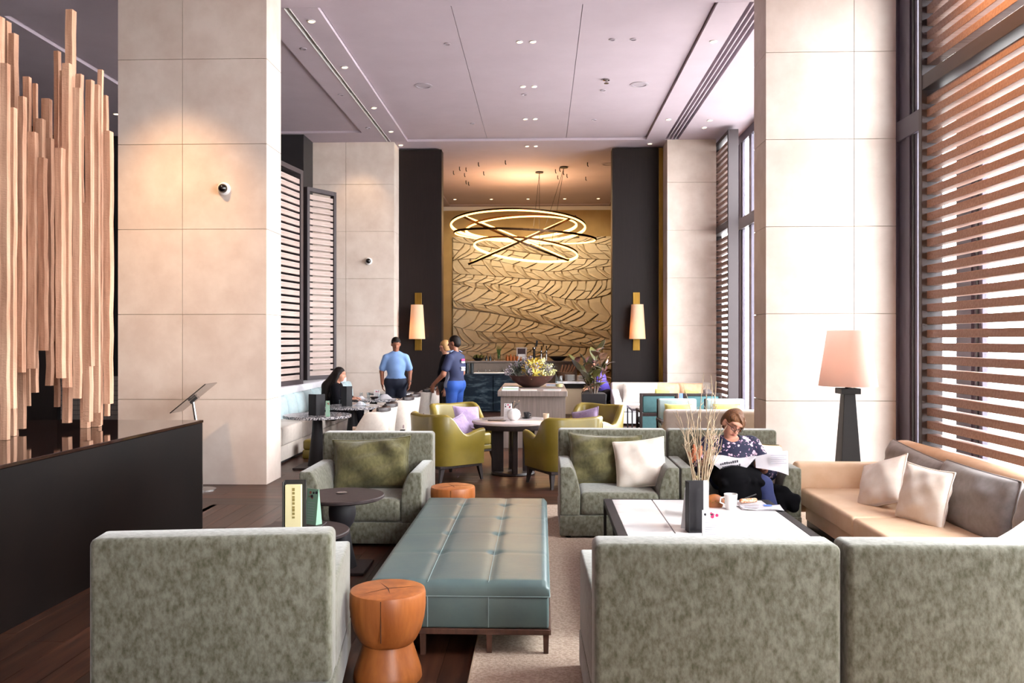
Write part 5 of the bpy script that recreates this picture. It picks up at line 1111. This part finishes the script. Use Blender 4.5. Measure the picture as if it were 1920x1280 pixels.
# the reading woman in the foreground (local: x her right, y towards the viewer)
def floral():
    m = M('floral_blouse', '#141634', .8); nt = m.node_tree; N = nt.nodes; L = nt.links; b = N['Principled BSDF']; tc = N.new('ShaderNodeTexCoord')
    vo = N.new('ShaderNodeTexVoronoi'); vo.inputs['Scale'].default_value = 34; no = N.new('ShaderNodeTexNoise'); no.inputs['Scale'].default_value = 40; ad = N.new('ShaderNodeMixRGB'); ad.inputs[0].default_value = .04
    L.new(tc.outputs['Object'], no.inputs[0]); L.new(tc.outputs['Object'], ad.inputs[1]); L.new(no.outputs['Color'], ad.inputs[2]); L.new(ad.outputs[0], vo.inputs['Vector'])
    n2 = N.new('ShaderNodeTexNoise'); n2.inputs['Scale'].default_value = 14; L.new(tc.outputs['Object'], n2.inputs[0]); mul = N.new('ShaderNodeMath'); mul.operation = 'MULTIPLY_ADD'; mul.inputs[1].default_value = -1.6; mul.inputs[2].default_value = 1.15; L.new(n2.outputs['Fac'], mul.inputs[0])
    ad2 = N.new('ShaderNodeMath'); L.new(vo.outputs['Distance'], ad2.inputs[0]); L.new(mul.outputs[0], ad2.inputs[1])
    r = N.new('ShaderNodeValToRGB'); r.color_ramp.interpolation = 'CONSTANT'; e = r.color_ramp.elements; e[0].position = 0; e[0].color = lin('#d8c3d0'); e[1].position = .52; e[1].color = lin('#b78aa5'); x = r.color_ramp.elements.new(.6); x.color = lin('#141634')
    L.new(ad2.outputs[0], r.inputs[0]); L.new(r.outputs[0], b.inputs['Base Color']); return m
fl = floral()
W = thing('person', 'woman in a floral navy blouse and glasses reading a newspaper', 'person', (1.68, 7.55, 0), R(180))
hc = (-.005, -.06, .952); Rm = headR(14, 26, -20); HP, HS, p, e = head_prims(hc, Rm, 1.0)
tor = [('c', (-.09, .04, .5), (.09, .04, .5), .11, .11), ('e', (0, .0, .58), (.185, .14, .15)), ('e', (0, -.08, .7), (.19, .125, .15)), ('c', (-.15, -.12, .765), (.15, -.12, .765), .068, .068)]
neck = [('c', (0, -.11, .78), (0, -.075, .88), .055, .052)]
Ra, La = ((.19, -.12, .765), (.3, .03, .56), (.275, .19, .655)), ((-.19, -.12, .765), (-.29, .05, .55), (-.2, .24, .6))
arms = []
for (a, b, c), d, n, s in ((Ra, (-.12, .15, 1), (-1, .2, 0), 1), (La, (.5, .6, .25), (0, .2, 1), -1)): arms += [('c', a, b, .062, .05), ('c', b, c, .046, .032)] + hand_prims(c, d, n, s, .45, .95)
legs = [('c', (.09, .05, .49), (.07, .43, .53), .095, .068), ('c', (.07, .43, .52), (.1, .46, .1), .062, .042), ('c', (-.1, .05, .49), (-.15, .42, .5), .095, .068), ('c', (-.15, .42, .49), (-.27, .47, .1), .062, .042)]
ft = [('c', (.1, .45, .055), (.11, .6, .045), .042, .035), ('c', (-.27, .46, .055), (-.3, .6, .045), .042, .035)]
sobj('body', skin, W, tor + neck + HP + arms + legs + ft, .0065, .022, subs=HS)
slv = [('c', Ra[0], Ra[1], .07, .062), ('c', Ra[1], tuple(np.array(Ra[1]) * .45 + np.array(Ra[2]) * .55), .06, .052), ('c', La[0], La[1], .07, .062), ('c', La[1], tuple(np.array(La[1]) * .45 + np.array(La[2]) * .55), .06, .052)]
sobj('blouse', fl, W, tor + slv, .009, .03, grow=.012, subs=[('e', (0, -.03, .87), (.075, .1, .07))])
sobj('trousers', M('dark_blue_jeans', '#1a2450', .8, bump=.1), W, tor[:1] + legs, .011, .025, grow=.014); sobj('shoes', charcoal, W, ft, .011, .02, grow=.01, clips=[((0, 0, -1), -.014)])
sobj('hair', hair_brown, W, [e((0, -.022, .047), (.084, .1, .09)), e((0, -.055, 0), (.078, .07, .085)), e((-.065, .03, .05), (.024, .045, .045)), e((-.078, .015, .0), (.014, .035, .055)), e((.05, .035, .075), (.035, .035, .028)), e((-.03, -.05, .1), (.05, .06, .04))] + [('c', p(.03 - .016 * i, .035, .122 - .004 * i), p(-.018 - .018 * i, .089 - .005 * i, .08 - .02 * i), .01, .006, .006) for i in range(4)] + [('c', p(-.05, .03, .1), p(-.086, .04, -.0 - .02 * i), .012, .006, .006) for i in range(3)], .007, .018, subs=[e((.014, .112, -.04), (.066, .075, .118)), e((0, .05, -.12), (.12, .1, .09))])
for s in (-1, 1):
    G().tube([p(s * (.032 + .025 * math.cos(a)), .106 - .012 * abs(math.cos(a)) * (1 if math.cos(a) > 0 else 0), .008 + .019 * math.sin(a)) for a in [2 * math.pi * i / 16 for i in range(16)]], .0026, 5, True).build('glasses_rim', black_m, W)
    G().tube([p(s * .057, .095, .012), p(s * .078, .05, .012), p(s * .082, -.005, .01)], .0025, 5).build('glasses_temple', black_m, W)
    sobj('eyelid', M('eyelid_skin', '#a8705c', .6) if 'eyelid_skin' not in MATS else MATS['eyelid_skin'], W, [e((s * .031, .079, .013), (.014, .012, .009))], .003, .005)
    G().tube([p(s * .018, .094, .006), p(s * .031, .096, .003), p(s * .044, .09, .006)], .0018, 5).build('eyelash_line', hair_dark, W)
    G().tube([p(s * .016, .094, .036), p(s * .034, .095, .041), p(s * .052, .08, .035)], [.003, .004, .002], 5).build('eyebrow', hair_brown, W)
G().tube([p(-.008, .11, .012), p(0, .112, .014), p(.008, .11, .012)], .0022, 5).build('glasses_bridge', black_m, W)
G().tube([p(-.024, .088, -.053), p(-.01, .096, -.05), p(.01, .096, -.05), p(.024, .088, -.053)], [.002, .0055, .0055, .002], 6).build('lips', M('lips', '#9c4f4a', .5), W)
sobj('black_coat', M('black_wool', '#08070a', .95, spec=.1), None, [('e', (1.61, 7.28, .545), (.17, .26, .115)), ('e', (1.75, 7.28, .52), (.13, .22, .11)), ('e', (1.6, 7.1, .46), (.14, .075, .13)), ('e', (1.76, 7.12, .46), (.1, .07, .12)), *[('c', (1.5 + .075 * q, 7.42, .635 - .01 * abs(q - 2)), (1.5 + .08 * q + .02 * math.sin(q), 7.06, .55 - .012 * abs(q - 2)), .02, .03, .012) for q in range(5)], ('c', (1.9, 7.34, .45), (2.02, 7.24, .42), .05, .05), ('c', (2.04, 7.23, .42), (2.1, 7.19, .31), .045, .05), ('c', (2.0, 7.21, .37), (2.12, 7.18, .38), .035, .04), ('c', (1.97, 7.2, .38), (2.0, 7.19, .28), .03, .035)], .012, .04)
tag(bpy.data.objects['black_coat'], 'black coat draped over the reading woman\'s lap and seat edge', 'coat')
N_ = thing('open_newspaper', 'open newspaper held by the seated woman', 'newspaper', (0, 0, 0)); rw = random.Random(2)
def page(nm, pts, th=.002, m=newsprint): return G().sheet(pts, th).build(nm, m, N_, smooth=1)
n = 10
page('page', [[(1.40 + .38 * u / n, 7.42 - .2 * v / n, .615 + .105 * v / n + .012 * math.sin(u * .7)) for u in range(n + 1)] for v in range(n + 1)])
page('page', [[(1.41 + .37 * u / n + .02 * v / n, 7.215 - .012 * math.sin(v * .3) - .02 * v / n, .722 + .012 * math.sin(u * .7) - .2 * (v / n) * max(0, 1 - abs(u / n - .42) / .58)) for u in range(n + 1)] for v in range(n + 1)])
page('page', [[(1.785 + .27 * u / n, 7.42 - .2 * v / n - .04 * math.sin(u / n * 3.14), .6 + .12 * v / n + .05 * math.sin(u / n * 1.7)) for u in range(n + 1)] for v in range(n + 1)])
page('page', [[(1.79 + .27 * u / n, 7.215 - .03 * math.sin(u / n * 3.14) - .025 * v / n, .722 + .05 * math.sin(u / n * 1.7) - (.09 + .11 * u / n) * v / n) for u in range(n + 1)] for v in range(n + 1)])
for i in range(2):
    for j in range(9):
        x = 1.49 + j * .017 + i * .018; z = .655 - .03 * i + .003 * j; h = .02 if rw.random() < .7 else .014
        G().box(x, x + .013, 7.172 - .004 * i, 7.174 - .004 * i, z, z + h).build('headline_letter', ink, N_, smooth=0)
for i in range(5): G().box(1.9, 2.03 - .02 * (i % 2), 7.143, 7.146, .74 - .016 * i, .746 - .016 * i).build('text_line', MATS['grey_ink'], N_, smooth=0)
